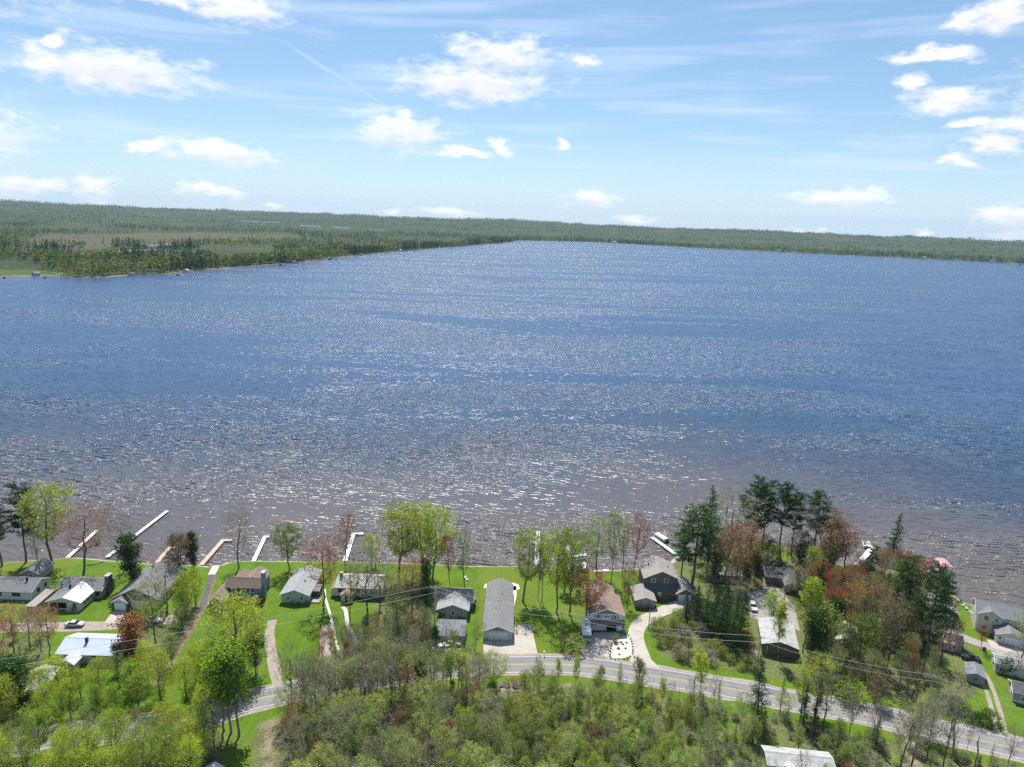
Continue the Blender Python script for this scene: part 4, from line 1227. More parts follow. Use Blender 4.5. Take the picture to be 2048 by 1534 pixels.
T('maple', 842, 1150, 1012, 'lime2', 'tall yellow-green tree right of the biggest oak', 1.0, var=2)
T('maple', 868, 1168, 1022, 'yellow', 'yellow-green tree standing behind the grey cottage roof', .8, var=4)
T('sparse', 700, 1240, 1130, 'olive', 'thin olive tree in front of the white house by the garden walk', .7)
T('bare', 735, 1235, 1100, 'grey', 'leafless tree in front of the white house right side', .95)
T('bare', 760, 1215, 1120, 'brown', 'leafless brown tree at the right corner of the white house', .95)
T('sparse', 822, 1228, 1116, 'rust', 'round rust-orange tree left of the grey cottage', .95, var=3)
T('sparse', 790, 1250, 1150, 'olive', 'olive tree behind the rust-orange tree left of the grey cottage', .9)
T('cedar', 850, 1235, 1120, 'dgreen', 'ivy-green slender tree left of the grey cottage', .5, var=2)
T('sparse', 900, 1178, 1074, 'red', 'thin tree with red buds behind the grey cottage', .5, var=0)
T('sparse', 929, 1180, 1064, 'olive', 'thin olive tree behind the grey cottage, right of the red one', .65, var=1)
T('maple', 1046, 1204, 1062, 'olive', 'wide olive tree on the lawn right of the long garage', .85, var=1)
T('sparse', 1076, 1200, 1085, 'olive', 'left one of the close pair of thin trunks right of the long garage', .4, var=2)
T('sparse', 1083, 1204, 1082, 'brown', 'right one of the close pair of thin trunks right of the long garage', .45, var=3)
T('maple', 1112, 1226, 1066, 'lime2', 'tall pale green tree left of the white two-storey house', .65, var=2)
T('maple', 1138, 1230, 1058, 'olive', 'tall green-olive tree beside the white two-storey house', .65, var=4)
T('clump', 1128, 1185, 1110, 'green', 'low green tree on the lawn before the shore docks', .8)
T('sparse', 1192, 1150, 1038, 'olive', 'rounded twiggy olive tree at the shore behind the two-storey house', .95, var=2)
T('sparse', 1222, 1166, 1032, 'olive', 'leaning thin trunk left of the red budded tree at the shore', .45, var=0)
T('sparse', 1244, 1150, 1034, 'olive', 'upright thin trunk just left of the red budded tree', .5, var=3)
T('sparse', 1266, 1144, 1032, 'red', 'red budded tree at the shore left of the shingled house', .6, var=1)
T('maple', 1172, 1250, 1138, 'rust', 'broad rust-brown tree over the two-storey house', .95, var=0)
T('bare', 1186, 1240, 1160, 'brown', 'leafless tree against the brown roof of the two-storey house', .9)
T('sparse', 1254, 1216, 1142, 'rust', 'small rust tree beside the small grey-brown garage', .85)
# the wooded point with pines
for i, (x, y, yt, k, c, w, lab) in enumerate([
        (1384, 1186, 1008, 'pine', 'pine2', 1.25, 'broad bushy pine right of the shingled house'),
        (1413, 1150, 972, 'spruce', 'pine', .85, 'pointed dark spruce above the broad bushy pine'),
        (1362, 1160, 1045, 'pine', 'pine2', 1.0, 'shorter pine at the dock with the covered boat'),
        (1452, 1135, 990, 'bare', 'olive', 1.1, 'large grey-olive leafless tree left of the tall pines'),
        (1448, 1168, 1052, 'sparse', 'rust', .95, 'rust budded tree over the shaded cottage, left one'),
        (1486, 1166, 1050, 'sparse', 'orange', .95, 'orange-rust budded tree over the shaded cottage, right one'),
        (1497, 1112, 956, 'pine', 'pine', 1.0, 'tallest pine on the point'),
        (1524, 1104, 962, 'pine', 'pine', 1.0, 'second tall pine on the point beside the tallest'),
        (1560, 1118, 964, 'pine', 'pine', .9, 'tall pine with long bare trunk beside the lawn of the point'),
        (1582, 1112, 984, 'pine', 'pine', .75, 'slim pine at the right tip of the point'),
        (1628, 1120, 982, 'pine', 'pine2', 1.05, 'bushy olive pine right of the lawn of the point'),
        (1600, 1130, 1060, 'clump', 'brown', 1.0, 'low brown tree below the bushy olive pine'),
        (1655, 1140, 1022, 'clump', 'brown', 1.0, 'brownish budding tree right of the bushy olive pine'),
        (1684, 1150, 1052, 'sparse', 'orange', .95, 'orange tinted tree left of the dock with white pontoon boat'),
        (1652, 1150, 1078, 'maple', 'orange', .8, 'golden orange tree under the brownish budding tree'),
        (1618, 1158, 1090, 'clump', 'lime2', .8, 'fresh green small tree under the olive pine'),
        (1636, 1212, 1130, 'maple', 'red', .9, 'vivid red maple above the pole barn drive'),
        (1668, 1200, 1150, 'maple', 'crimson', .9, 'crimson maple beside the vivid red one'),
        (1712, 1206, 1140, 'maple', 'crimson', 1.15, 'wide crimson maple in the middle of the right wood'),
        (1784, 1118, 1024, 'spruce', 'pine', .95, 'lone dark evergreen at the water right of the white dock'),
        (1760, 1150, 1098, 'maple', 'crimson', 1.1, 'crimson maple at the foot of the lone dark evergreen'),
        (1800, 1160, 1104, 'maple', 'red', 1.1, 'red maple right of the lone dark evergreen'),
        (1836, 1190, 1118, 'maple', 'red', .9, 'red maple left of the red canopied boat lift'),
        (1803, 1262, 1112, 'pine', 'pine2', 1.1, 'large green pine with thick trunk in the right wood'),
        (1842, 1352, 1132, 'pine', 'pine2', .8, 'tallest pine of the right wood, its trunk reaching down to the brush'),
        (1872, 1268, 1152, 'pine', 'pine', 1.1, 'dark pine beside the house with pinkish roof'),
        (1720, 1262, 1150, 'sparse', 'olive', .8, 'olive budding tree in the middle right wood'),
        (1742, 1275, 1170, 'sparse', 'rust', .75, 'rust budding tree in the middle right wood'),
        (1692, 1285, 1172, 'sparse', 'orange', .75, 'orange budding tree behind the white roofed garage'),
        (1664, 1262, 1178, 'maple', 'red', .7, 'red-orange tree left of the white roofed garage'),
        (1622, 1246, 1160, 'aspen', 'lime', 1.0, 'pale lime aspen beside the pole barn drive'),
        (1544, 1246, 1180, 'clump', 'lime2', .9, 'lime green young tree right of the parked white car'),
        (1556, 1318, 1205, 'aspen', 'lime2', .75, 'thin lime aspen in front of the pole barn roof'),
        (1606, 1305, 1165, 'aspen', 'lime2', .9, 'tall thin aspen at the right corner of the pole barn'),
        (1645, 1330, 1205, 'clump', 'olive', .85, 'olive thicket tree right of the pole barn'),
        (1628, 1338, 1232, 'cedar', 'dgreen', .9, 'dense dark evergreen right of the pole barn'),
        (1745, 1335, 1205, 'sparse', 'olive', .7, 'olive tree right of the white roofed garage'),
        (1712, 1330, 1215, 'clump', 'green', .8, 'green thicket tree in front of the white roofed garage'),
        (1772, 1345, 1185, 'sparse', 'brown', .65, 'tall brown budding tree left of the thick trunked pine'),
        (1788, 1290, 1200, 'cedar', 'dgreen', .8, 'small dark evergreen beside the thick trunked pine'),
        (1660, 1300, 1200, 'cedar', 'dgreen', .8, 'dark evergreen behind the olive thicket tree'),
        (1882, 1330, 1235, 'bare', 'brown', 1.1, 'spreading leafless brown tree beside the rusty roofed cabin'),
        (1850, 1300, 1225, 'bare', 'grey', 1.1, 'spreading grey leafless tree by the gravel lane'),
        (1908, 1290, 1240, 'sparse', 'orange', .8, 'small orange budding tree by the gravel lane'),
        (1961, 1300, 1248, 'sparse', 'rust', .7, 'small ornamental rust tree in front of the cream house'),
        (2038, 1330, 1222, 'sparse', 'yellow', .9, 'leafing tree at the right edge before the cream house'),
        (2056, 1290, 1200, 'full', 'lime2', .7, 'bright green tree cut by the right edge beside the cream house'),
        (2030, 1352, 1300, 'bare', 'grey', 1.2, 'bare branched tree over the pale mobile home'),
        (2010, 1345, 1312, 'bush', 'dgreen', 1.0, 'dark green bush against the pale mobile home'),
        (1880, 1225, 1165, 'sparse', 'olive', .9, 'grey-olive tree behind the dark pine by the pinkish roof'),
        (1530, 1160, 1105, 'bare', 'brown', 1.1, 'leafless tree over the dark roofed lodge'),
        (1590, 1190, 1130, 'clump', 'grey', 1.0, 'grey twiggy tree right of the dark roofed lodge'),
        (1570, 1200, 1150, 'bare', 'grey', 1.0, 'pale leafless tree beside the lodge drive')]):
    T(k, x, y, yt, c, lab, w)
# spruce hedge by the curved drive
for i, (x, y, yt, c) in enumerate([(1372, 1238, 1178, 'spruce'), (1391, 1246, 1168, 'spruce'), (1408, 1262, 1184, 'pine2'), (1424, 1268, 1170, 'spruce'),
                                   (1440, 1284, 1176, 'pine2'), (1462, 1292, 1172, 'pine2'), (1478, 1282, 1180, 'spruce'), (1452, 1258, 1158, 'pine')]):
    T('spruce', x, y, yt, c, ['first', 'second', 'third', 'fourth', 'fifth', 'seventh', 'last', 'sixth'][i] + ' spruce from the left in the row right of the curved drive', 1.0, 'spruce row by the curved drive')
# yards on the left
for (x, y, yt, k, c, w, lab) in [
        (484, 1346, 1192, 'full', 'lime', 1.15, 'big round lime green tree in front of the brown roofed house'),
        (440, 1400, 1290, 'full', 'green', .9, 'green tree at the lower left of the big round lime tree'),
        (448, 1462, 1296, 'aspen', 'lime2', 1.2, 'first of three slim trunks standing by the road at lower left'),
        (463, 1466, 1288, 'aspen', 'lime2', 1.2, 'second of three slim trunks standing by the road at lower left'),
        (478, 1470, 1300, 'aspen', 'green', 1.2, 'third of three slim trunks standing by the road at lower left'),
        (512, 1350, 1260, 'clump', 'dgreen', .8, 'dark green tree right of the big round lime tree'),
        (372, 1232, 1140, 'clump', 'lime', .8, 'lime green tree beside the dirt track'),
        (392, 1210, 1132, 'clump', 'lime2', .6, 'narrow lime tree between grey roof and dirt track'),
        (336, 1228, 1130, 'bare', 'rust', 1.15, 'spreading bare tree against the sweeping grey roof'),
        (312, 1285, 1168, 'sparse', 'olive', .9, 'olive tree right of the small white garage door'),
        (366, 1258, 1182, 'full', 'green', .6, 'small round green tree beside the dirt track'),
        (298, 1240, 1200, 'bush', 'lime2', 1.2, 'green bush beside the small white garage door'),
        (268, 1338, 1234, 'cedar', 'rust', 1.15, 'dense rusty brown evergreen at the right end of the blue metal roof'),
        (238, 1345, 1290, 'cedar', 'dgreen', .9, 'dark evergreen shrub tree in front of the rusty one'),
        (100, 1312, 1216, 'sparse', 'orange', .9, 'orange budding tree above the blue metal roof'),
        (28, 1305, 1212, 'sparse', 'orange', 1.1, 'orange-brown budding tree near the left edge by the gravel lane'),
        (62, 1295, 1218, 'bare', 'brown', 1.0, 'brown leafless tree by the gravel lane'),
        (30, 1420, 1318, 'cedar', 'dgreen', 1.5, 'massive dark evergreen at the left edge'),
        (2, 1400, 1316, 'cedar', 'dgreen', 1.2, 'dark evergreen cut by the left edge below the gravel lane'),
        (60, 1385, 1330, 'clump', 'olive', .9, 'olive tree beside the massive dark evergreen'),
        (345, 1330, 1262, 'clump', 'olive', .9, 'olive tree beside the lower dirt track'),
        (1145, 1302, 1270, 'bush', 'pale', 1.3, 'round pale flowering shrub left of the travel trailer'),
        (1231, 1283, 1268, 'bush', 'olive', .8, 'small shrub in the rock bed beside the house drive'),
        (663, 1320, 1252, 'sparse', 'red', .45, 'slim red budded tree beside the gravel drive'),
        (645, 1330, 1262, 'sparse', 'red', .4, 'second slim red budded tree beside the gravel drive'),
        (800, 1315, 1205, 'larch', 'dgreen', 1.0, 'blue-green conical tree left of the grey cottage'),
        (584, 1416, 1290, 'bare', 'brown', .7, 'leaning brown trunk standing at the road bend'),
        (611, 1400, 1335, 'sparse', 'rust', .7, 'rust budded tree right of the road bend'),
        (1403, 1402, 1304, 'aspen', 'lime', .95, 'bright lime aspen at the road right of the curved drive'),
        (1388, 1404, 1322, 'snag', 'grey', .8, 'bare dead stem beside the bright lime aspen'),
        (1512, 1450, 1298, 'spruce', 'spruce', .75, 'tall narrow dark spruce below the road right of centre'),
        (1560, 1425, 1345, 'larch', 'lime2', 1.0, 'light green conical tree right of the tall narrow spruce'),
        (1600, 1440, 1335, 'maple', 'yellow', .6, 'yellow-green tree overhanging the road'),
        (1630, 1430, 1320, 'maple', 'yellow', .85, 'wide yellow-green tree above the road at right'),
        (1606, 1455, 1360, 'spruce', 'spruce', .7, 'dark spruce right of the light green conical tree'),
        (1626, 1460, 1355, 'spruce', 'spruce', .6, 'narrow spruce above the white roofed house'),
        (1645, 1462, 1350, 'bare', 'grey', .8, 'forked leafless tree above the white roofed house'),
        (1221, 1400, 1356, 'snag', 'grey', .5, 'black dead stem standing below the road verge'),
        (1042, 1376, 1345, 'snag', 'grey', .5, 'short dead stem at the road verge near the long garage'),
        (1073, 1370, 1310, 'bare', 'grey', .5, 'small bare sapling at the road verge opposite the garage drive'),
        (1115, 1385, 1320, 'aspen', 'pale', .6, 'thin pale sapling crossing the road below the utility pole'),
        (1150, 1390, 1318, 'aspen', 'pale', .6, 'thin pale sapling crossing the road right of the utility pole'),
        (1275, 1400, 1318, 'aspen', 'grey', .8, 'thin grey sapling crossing the road left of the curved drive mouth'),
        (1726, 1500, 1440, 'snag', 'grey', .7, 'dead stem at the verge of the road at lower right'),
        (1740, 1510, 1400, 'bare', 'grey', .45, 'slim leafless tree standing against the road at lower right'),
        (1800, 1560, 1420, 'bare', 'brown', .7, 'leafless tree with forked trunk at lower right'),
        (1820, 1545, 1400, 'bare', 'grey', .8, 'spreading leafless tree crossing the road at lower right'),
        (1852, 1520, 1395, 'bare', 'grey', .7, 'leafless tree beside the spreading one at lower right'),
        (1887, 1545, 1385, 'bare', 'grey', .6, 'tall twisted dead tree crossing the road at lower right'),
        (1900, 1515, 1390, 'snag', 'grey', 1.3, 'tall pale snag right of the twisted dead tree'),
        (1952, 1550, 1435, 'snag', 'grey', .9, 'broken trunk near the right bottom corner'),
        (1935, 1500, 1460, 'bare', 'grey', .6, 'bare sapling at the road near the right bottom corner'),
        (1862, 1470, 1380, 'sparse', 'pale', .9, 'pale budding tree above the road at lower right'),
        (1838, 1470, 1392, 'clump', 'pale', .9, 'pale twiggy tree above the road at lower right'),
        (1700, 1400, 1360, 'bush', 'lime2', 1.4, 'fresh green bush at the upper road verge right of the spruces'),
        (1750, 1410, 1350, 'clump', 'brown', 1.0, 'dark twiggy tree at the upper road verge'),
        (1980, 1450, 1420, 'bush', 'green', 1.2, 'green bush beside the two-track drive')]:
    T(k, x, y, yt, c, lab, w)

# ------------------------------------------------------------------ woods: individual trees placed in the ground of each wood
BLOCK = [o.location[:2] for o in COL.objects if o.parent is None and o.type == 'EMPTY' and 'category' in o and o['category'] in
         ('house', 'garage', 'barn', 'cabin', 'shed', 'carport', 'hut', 'breezeway')]
HB = []
for o in list(COL.objects):
    if o.name.split('.')[0] == 'wall' and o.parent is not None:
        mw = Matrix.Translation(o.parent.location) @ o.parent.rotation_euler.to_matrix().to_4x4()
        pts = [mw @ v.co for v in o.data.vertices]
        HB.append((min(p.x for p in pts) - 1.0, max(p.x for p in pts) + 1.0, min(p.y for p in pts) - 1.0, max(p.y for p in pts) + 1.0))


def free(x, y, gap, road_gap=6.0):
    for a, b_, c, d in HB:
        if a < x < b_ and c < y < d: return False
    if seg_dist(np.array([x]), np.array([y]), ROADL)[0] < road_gap: return False
    return all((x - p) ** 2 + (y - q) ** 2 > gap * gap for p, q in TREES)


CW = dict(lime='lime green', lime2='fresh green', yellow='yellow-green', olive='olive', green='green', dgreen='dark green', rust='rust coloured', red='red budded',
          orange='orange', brown='brown', grey='grey', pine='dark', pine2='dark', spruce='dark', cedar='dark', larch='light green', pale='pale')
KW = dict(maple='leafing tree', sparse='budding tree', bare='leafless tree', full='round leafy tree', aspen='slim tree', clump='multi-stemmed tree', bush='shrub', brush='twiggy shrub',
          snag='dead stem', pine='pine', spruce='spruce', cedar='evergreen', larch='conical tree')


GROUPS = {}


def wood(poly, n, gap, mixl, place, road_gap=6.0):
    pl = pxline(poly); xs = [p[0] for p in pl]; ys = [p[1] for p in pl]; got = 0; tries = 0
    wts = [q[0] for q in mixl]
    while got < n and tries < n * 40:
        tries += 1
        x, y = trng.uniform(min(xs), max(xs)), trng.uniform(min(ys), max(ys))
        if not poly_mask(np.array([x]), np.array([y]), pl)[0]: continue
        if not free(x, y, gap, road_gap): continue
        _, k, c, h0, h1, w = trng.choices(mixl, wts)[0]
        g_ = CW[c] + ' ' + KW[k] + ' in ' + place
        GROUPS.setdefault(g_, []).append(tree(k, (x, y), trng.uniform(h0, h1), c, g_, g_, w * trng.uniform(.85, 1.2))); got += 1


wood([(-60, 1395), (120, 1400), (250, 1372), (420, 1350), (415, 1420), (260, 1445), (-60, 1480)], 20, 3.8,
     [(6, 'full', 'lime', 9, 12.5, .85), (3, 'clump', 'lime2', 7, 10, .9), (1, 'sparse', 'olive', 8, 11, .8)], 'grove above the lower left road', 5.2)
wood([(-80, 1492), (250, 1474), (440, 1452), (430, 1560), (300, 1600), (-80, 1640)], 54, 3.3,
     [(6, 'full', 'lime', 8, 12.5, .8), (4, 'maple', 'lime2', 9, 14, .75), (2, 'sparse', 'olive', 8, 12, .75), (1, 'bare', 'grey', 8, 11, .7), (1, 'maple', 'yellow', 8, 11, .7)],
     'grove below the lower left road', 5.6)
wood([(600, 1405), (700, 1384), (960, 1354), (975, 1380), (960, 1420), (600, 1450)], 40, 2.2,
     [(4, 'bare', 'grey', 9, 15, .8), (4, 'sparse', 'olive', 9, 14, .8), (2, 'sparse', 'pale', 9, 13, .8), (1, 'sparse', 'rust', 8, 11, .7), (.8, 'sparse', 'red', 8, 11, .6), (1, 'cedar', 'dgreen', 7, 11, .6), (1, 'aspen', 'pale', 9, 13, .9)], 'roadside wood left of centre', 4.9)
wood([(600, 1408), (640, 1398), (820, 1370), (820, 1410), (610, 1445)], 16, 1.9,
     [(4, 'bare', 'grey', 10, 15, .8), (3, 'sparse', 'pale', 10, 14, .8), (2, 'sparse', 'olive', 10, 14, .8), (1, 'aspen', 'pale', 9, 13, .9)], 'tall stand at the road bend', 4.7)
wood([(560, 1412), (700, 1388), (960, 1356), (985, 1380), (985, 1620), (600, 1640), (570, 1480)], 78, 3.2,
     [(4, 'bare', 'grey', 8, 12.5, .9), (4, 'sparse', 'olive', 8, 12, .9), (3, 'maple', 'pale', 8, 11, .9), (2, 'clump', 'yellow', 7, 10, .85), (1, 'sparse', 'rust', 7, 10, .7),
      (.7, 'sparse', 'red', 7, 9, .6), (.8, 'cedar', 'dgreen', 6, 9, .7), (.8, 'clump', 'lime2', 6, 9, .8)], 'wood below the road left of centre', 6.2)
wood([(620, 1345), (700, 1300), (775, 1268), (860, 1262), (862, 1300), (955, 1300), (955, 1318), (800, 1333), (640, 1362)], 38, 2.3,
     [(4, 'sparse', 'olive', 6, 10, .7), (3, 'bare', 'grey', 7, 11, .7), (2, 'clump', 'olive', 5, 8, .8), (1.2, 'sparse', 'rust', 6, 9, .6), (1, 'cedar', 'dgreen', 6, 9, .6), (1, 'sparse', 'red', 6, 8, .5)],
     'thicket by the white house', 5.4)
wood([(640, 1450), (1000, 1440), (1000, 1640), (620, 1640)], 22, 4.6,
     [(5, 'maple', 'pale', 9, 12, 1.1), (3, 'maple', 'yellow', 9, 12, 1.1), (2, 'maple', 'olive', 9, 12, 1.1), (1, 'full', 'lime2', 8, 10, .9)], 'lower wood edge left of centre', 5)
wood([(1000, 1440), (1430, 1450), (1430, 1640), (1000, 1640)], 20, 4.4,
     [(4, 'maple', 'pale', 6, 9, 1.1), (3, 'maple', 'yellow', 6, 9, 1.1), (2, 'full', 'lime2', 5, 7, 1.0), (2, 'maple', 'olive', 6, 9, 1.1)], 'lower wood edge at centre', 7)
wood([(985, 1392), (1200, 1384), (1440, 1405), (1440, 1620), (985, 1620)], 110, 2.7,
     [(4, 'clump', 'olive', 5, 9, .75), (3, 'bare', 'grey', 6, 11, .6), (3, 'sparse', 'pale', 6, 10, .7), (2, 'larch', 'larch', 5, 9.5, .8), (1.2, 'clump', 'lime2', 5, 7.5, .8), (1, 'aspen', 'pale', 6, 9, .8),
      (.6, 'sparse', 'rust', 5, 7, .7), (.5, 'snag', 'grey', 6, 9, .5)], 'young wood below the central road', 7.5)
wood([(1440, 1420), (1560, 1430), (1800, 1475), (2100, 1545), (2100, 1640), (1440, 1620)], 44, 3.2,
     [(3, 'bare', 'grey', 7, 11, .6), (3, 'clump', 'olive', 5, 8, .8), (2, 'sparse', 'pale', 6, 10, .7), (2, 'larch', 'larch', 5, 9, .8), (1, 'spruce', 'spruce', 7, 10, .7), (.8, 'sparse', 'red', 5, 7, .8), (1, 'clump', 'green', 4, 7, .9)],
     'wood below the lower right road', 7.0)
wood([(1610, 1215), (1700, 1180), (1870, 1200), (1880, 1330), (1860, 1400), (1720, 1395), (1600, 1365)], 78, 2.4,
     [(4, 'sparse', 'olive', 7, 12, .65), (2, 'clump', 'green', 4, 8, .8), (2, 'sparse', 'brown', 8, 12, .6), (1, 'sparse', 'orange', 7, 10, .7), (1, 'pine', 'pine2', 10, 15, .8), (2, 'bare', 'grey', 7, 11, .6), (.7, 'maple', 'red', 7, 10, .7)],
     'wood around the right houses', 6.0)
wood([(1400, 1098), (1465, 1092), (1530, 1110), (1600, 1130), (1720, 1145), (1850, 1165), (1800, 1195), (1620, 1180), (1480, 1150), (1400, 1150)], 26, 3.2,
     [(3, 'sparse', 'olive', 7, 11, .8), (2, 'clump', 'brown', 6, 9, .9), (1.5, 'sparse', 'rust', 7, 10, .8), (1, 'pine', 'pine2', 10, 15, .8), (1, 'maple', 'red', 7, 9, .8), (1, 'bare', 'grey', 7, 10, .8)],
     'wood on the right shore', 6.0)
wood([(1405, 1120), (1520, 1125), (1640, 1150), (1640, 1240), (1600, 1210), (1530, 1150), (1500, 1175), (1490, 1230), (1400, 1200)], 22, 2.4,
     [(3, 'pine', 'pine', 10, 17, .8), (3, 'sparse', 'rust', 8, 11, .7), (3, 'bare', 'grey', 8, 12, .8), (2, 'sparse', 'olive', 8, 11, .7), (1, 'spruce', 'spruce', 7, 10, .8)], 'shade trees behind the pole barn', 5)
wood([(1622, 1178), (1860, 1182), (1872, 1300), (1640, 1310)], 22, 2.3,
     [(4, 'pine', 'pine', 11, 19, .8), (2, 'spruce', 'spruce', 9, 13, .8), (4, 'sparse', 'rust', 9, 12, .8), (2, 'bare', 'grey', 10, 13, .7)], 'dark stand among the right houses', 5)
wood([(1300, 1255), (1345, 1232), (1395, 1225), (1500, 1262), (1515, 1345), (1400, 1345), (1322, 1312)], 40, 1.8,
     [(5, 'brush', 'brown', 2.6, 4.6, 1.0), (4, 'bush', 'olive', 2.4, 4.2, 1.0), (1.2, 'clump', 'olive', 4, 6.5, .8), (.8, 'bush', 'lime2', 2, 3.2, 1)], 'scrub beside the curved drive', 5.0)
wood([(-60, 1268), (95, 1268), (95, 1300), (50, 1350), (-60, 1350)], 10, 3.2,
     [(3, 'sparse', 'orange', 6, 9, .9), (2, 'bare', 'brown', 6, 9, .9), (1, 'clump', 'olive', 5, 7, .9)], 'left yard below the gravel lane', 5)

# foundation shrubs beside the houses
for hx, hy, n, dx_, nm2 in [(-150, 183.0, 4, 3.4, 'pale ranch house'), (-126, 179.3, 2, 5.2, 'white metal roof slope'), (-62, 186.7, 3, 2.2, 'pale green house'), (-47, 190.3, 4, 3.0, 'white house'),
                            (-17.5, 181.4, 3, 2.4, 'grey cottage'), (3.2, 176, 3, .3, 'long garage'), (34.0, 181, 3, .3, 'two-storey house'), (40, 190.4, 2, 3.2, 'small garage'), (44, 196.0, 3, 2.6, 'shingled house'),
                            (-82, 181.0, 3, 2.0, 'brown roofed house'), (-108, 155, 3, 3.4, 'blue metal roof house')]:
    for i in range(n):
        x, y = hx + i * dx_ + trng.uniform(-.4, .4), hy + (i * 3.2 if dx_ < .5 else trng.uniform(-.3, .3)); k = trng.choice(['bush', 'bush', 'brush'])
        g_ = 'low foundation shrub by the ' + nm2
        GROUPS.setdefault(g_, []).append(tree(k, (x, y), trng.uniform(.9, 1.7), trng.choice(['green', 'olive', 'dgreen', 'lime2', 'rust']), g_, g_, 1.0))
ORD = ['first', 'second', 'third', 'fourth', 'fifth', 'sixth', 'seventh', 'eighth', 'ninth', 'tenth', 'eleventh', 'twelfth', 'thirteenth', 'fourteenth', 'fifteenth',
       'sixteenth', 'seventeenth', 'eighteenth', 'nineteenth', 'twentieth', 'twenty-first', 'twenty-second', 'twenty-third', 'twenty-fourth', 'twenty-fifth', 'twenty-sixth', 'twenty-seventh',
       'twenty-eighth', 'twenty-ninth', 'thirtieth', 'thirty-first', 'thirty-second', 'thirty-third', 'thirty-fourth', 'thirty-fifth', 'thirty-sixth']
for g_, lst in GROUPS.items():                          # each label counts its own kind from the left
    lst.sort(key=lambda o: Q(o.location)[0])
    for i, o in enumerate(lst):
        o['label'] = g_ if len(lst) == 1 else (ORD[i] + ' ' + g_ + ', from the left' if i < len(ORD) else g_)

# ------------------------------------------------------------------ undergrowth: brush too dense to count
def arrays(me):
    v = np.empty(len(me.vertices) * 3, np.float32); me.vertices.foreach_get('co', v)
    l = np.empty(len(me.loops), np.int32); me.loops.foreach_get('vertex_index', l)
    mi = np.empty(len(me.polygons), np.int32); me.polygons.foreach_get('material_index', mi)
    tn = np.empty(len(me.vertices) * 4, np.float32); me.attributes['tint'].data.foreach_get('color', tn)
    return v.reshape(-1, 3), l.reshape(-1, 4), mi, tn.reshape(-1, 4)[:, :3]


SHR = {k: [arrays(c) for _, c, _ in PROTO[k]] for k in ('bush', 'brush')}


def undergrowth(polys, name):
    g = np.random.default_rng(5); V, Fq, MI, TN, n0 = [], [], [], [], 0
    for poly, n, cols in polys:
        pl = pxline(poly); xs = [p[0] for p in pl]; ys = [p[1] for p in pl]; got = 0
        while got < n:
            x, y = g.uniform(min(xs), max(xs)), g.uniform(min(ys), max(ys))
            if not poly_mask(np.array([x]), np.array([y]), pl)[0]: n -= .02; continue
            if any(a < x < b_ and c < y < d for a, b_, c, d in HB) or seg_dist(np.array([x]), np.array([y]), ROADL)[0] < 7.6: n -= .05; continue
            kd = 'bush' if g.uniform() < .5 else 'brush'
            v, f, mi, tn = SHR[kd][g.integers(0, len(SHR[kd]))]
            s = g.uniform(.35, .85); a = g.uniform(0, 6.28); c = np.array(COLS[cols[g.integers(0, len(cols))]]) * g.uniform(.75, 1.2)
            R = np.array([[math.cos(a), -math.sin(a), 0], [math.sin(a), math.cos(a), 0], [0, 0, 1]])
            V.append((v * s) @ R.T + np.array([x, y, GZ])); Fq.append(f + n0); n0 += len(v); MI.append(mi); TN.append(tn * c * (mi.max() >= 0)); got += 1
    me = npmesh(name, np.concatenate(V), np.concatenate(Fq).reshape(-1), np.full(sum(len(f) for f in Fq), 4), ['leaf', 'twig'], attrs={'tint': np.concatenate(TN)}, mat_idx=np.concatenate(MI))
    o = link(name, me); o.color = (1, 1, 1, 1); tag(o, 'low brush and saplings covering the wood floors', None, kind='stuff')


undergrowth([([(560, 1412), (960, 1356), (985, 1560), (600, 1600)], 150, ['olive', 'grey', 'lime2', 'green', 'pale']),
             ([(985, 1385), (1440, 1405), (1440, 1600), (985, 1600)], 230, ['olive', 'pale', 'grey', 'lime2', 'olive']),
             ([(1440, 1415), (2100, 1545), (2100, 1640), (1440, 1600)], 130, ['olive', 'grey', 'green', 'pale']),
             ([(-80, 1492), (440, 1452), (430, 1560), (-80, 1600)], 90, ['lime2', 'olive', 'green', 'lime']),
             ([(1610, 1240), (1870, 1230), (1880, 1400), (1600, 1375)], 110, ['olive', 'green', 'brown', 'lime2']),
             ([(620, 1355), (700, 1300), (860, 1262), (955, 1312)], 45, ['olive', 'grey', 'green']),
             ([(770, 1190), (865, 1180), (865, 1262), (770, 1262)], 22, ['olive', 'green', 'brown']),
             ([(1400, 1100), (1600, 1125), (1850, 1165), (1800, 1195), (1480, 1150)], 60, ['olive', 'brown', 'green', 'rust'])], 'undergrowth')

# leaf litter and thin grass at the foot of the trees
gx_, gy_, lw = GXY; lw = lw.copy()
for x, y in TREES:
    i = np.nonzero((np.abs(gx_ - x) < 4) & (np.abs(gy_ - y) < 4))[0]
    d = np.hypot(gx_[i] - x, gy_[i] - y)
    lw[i] = np.minimum(lw[i], np.clip(.25 + d / 3.4, 0, 1))
GROUND.attributes['lawn'].data.foreach_set('value', lw.astype(np.float32))

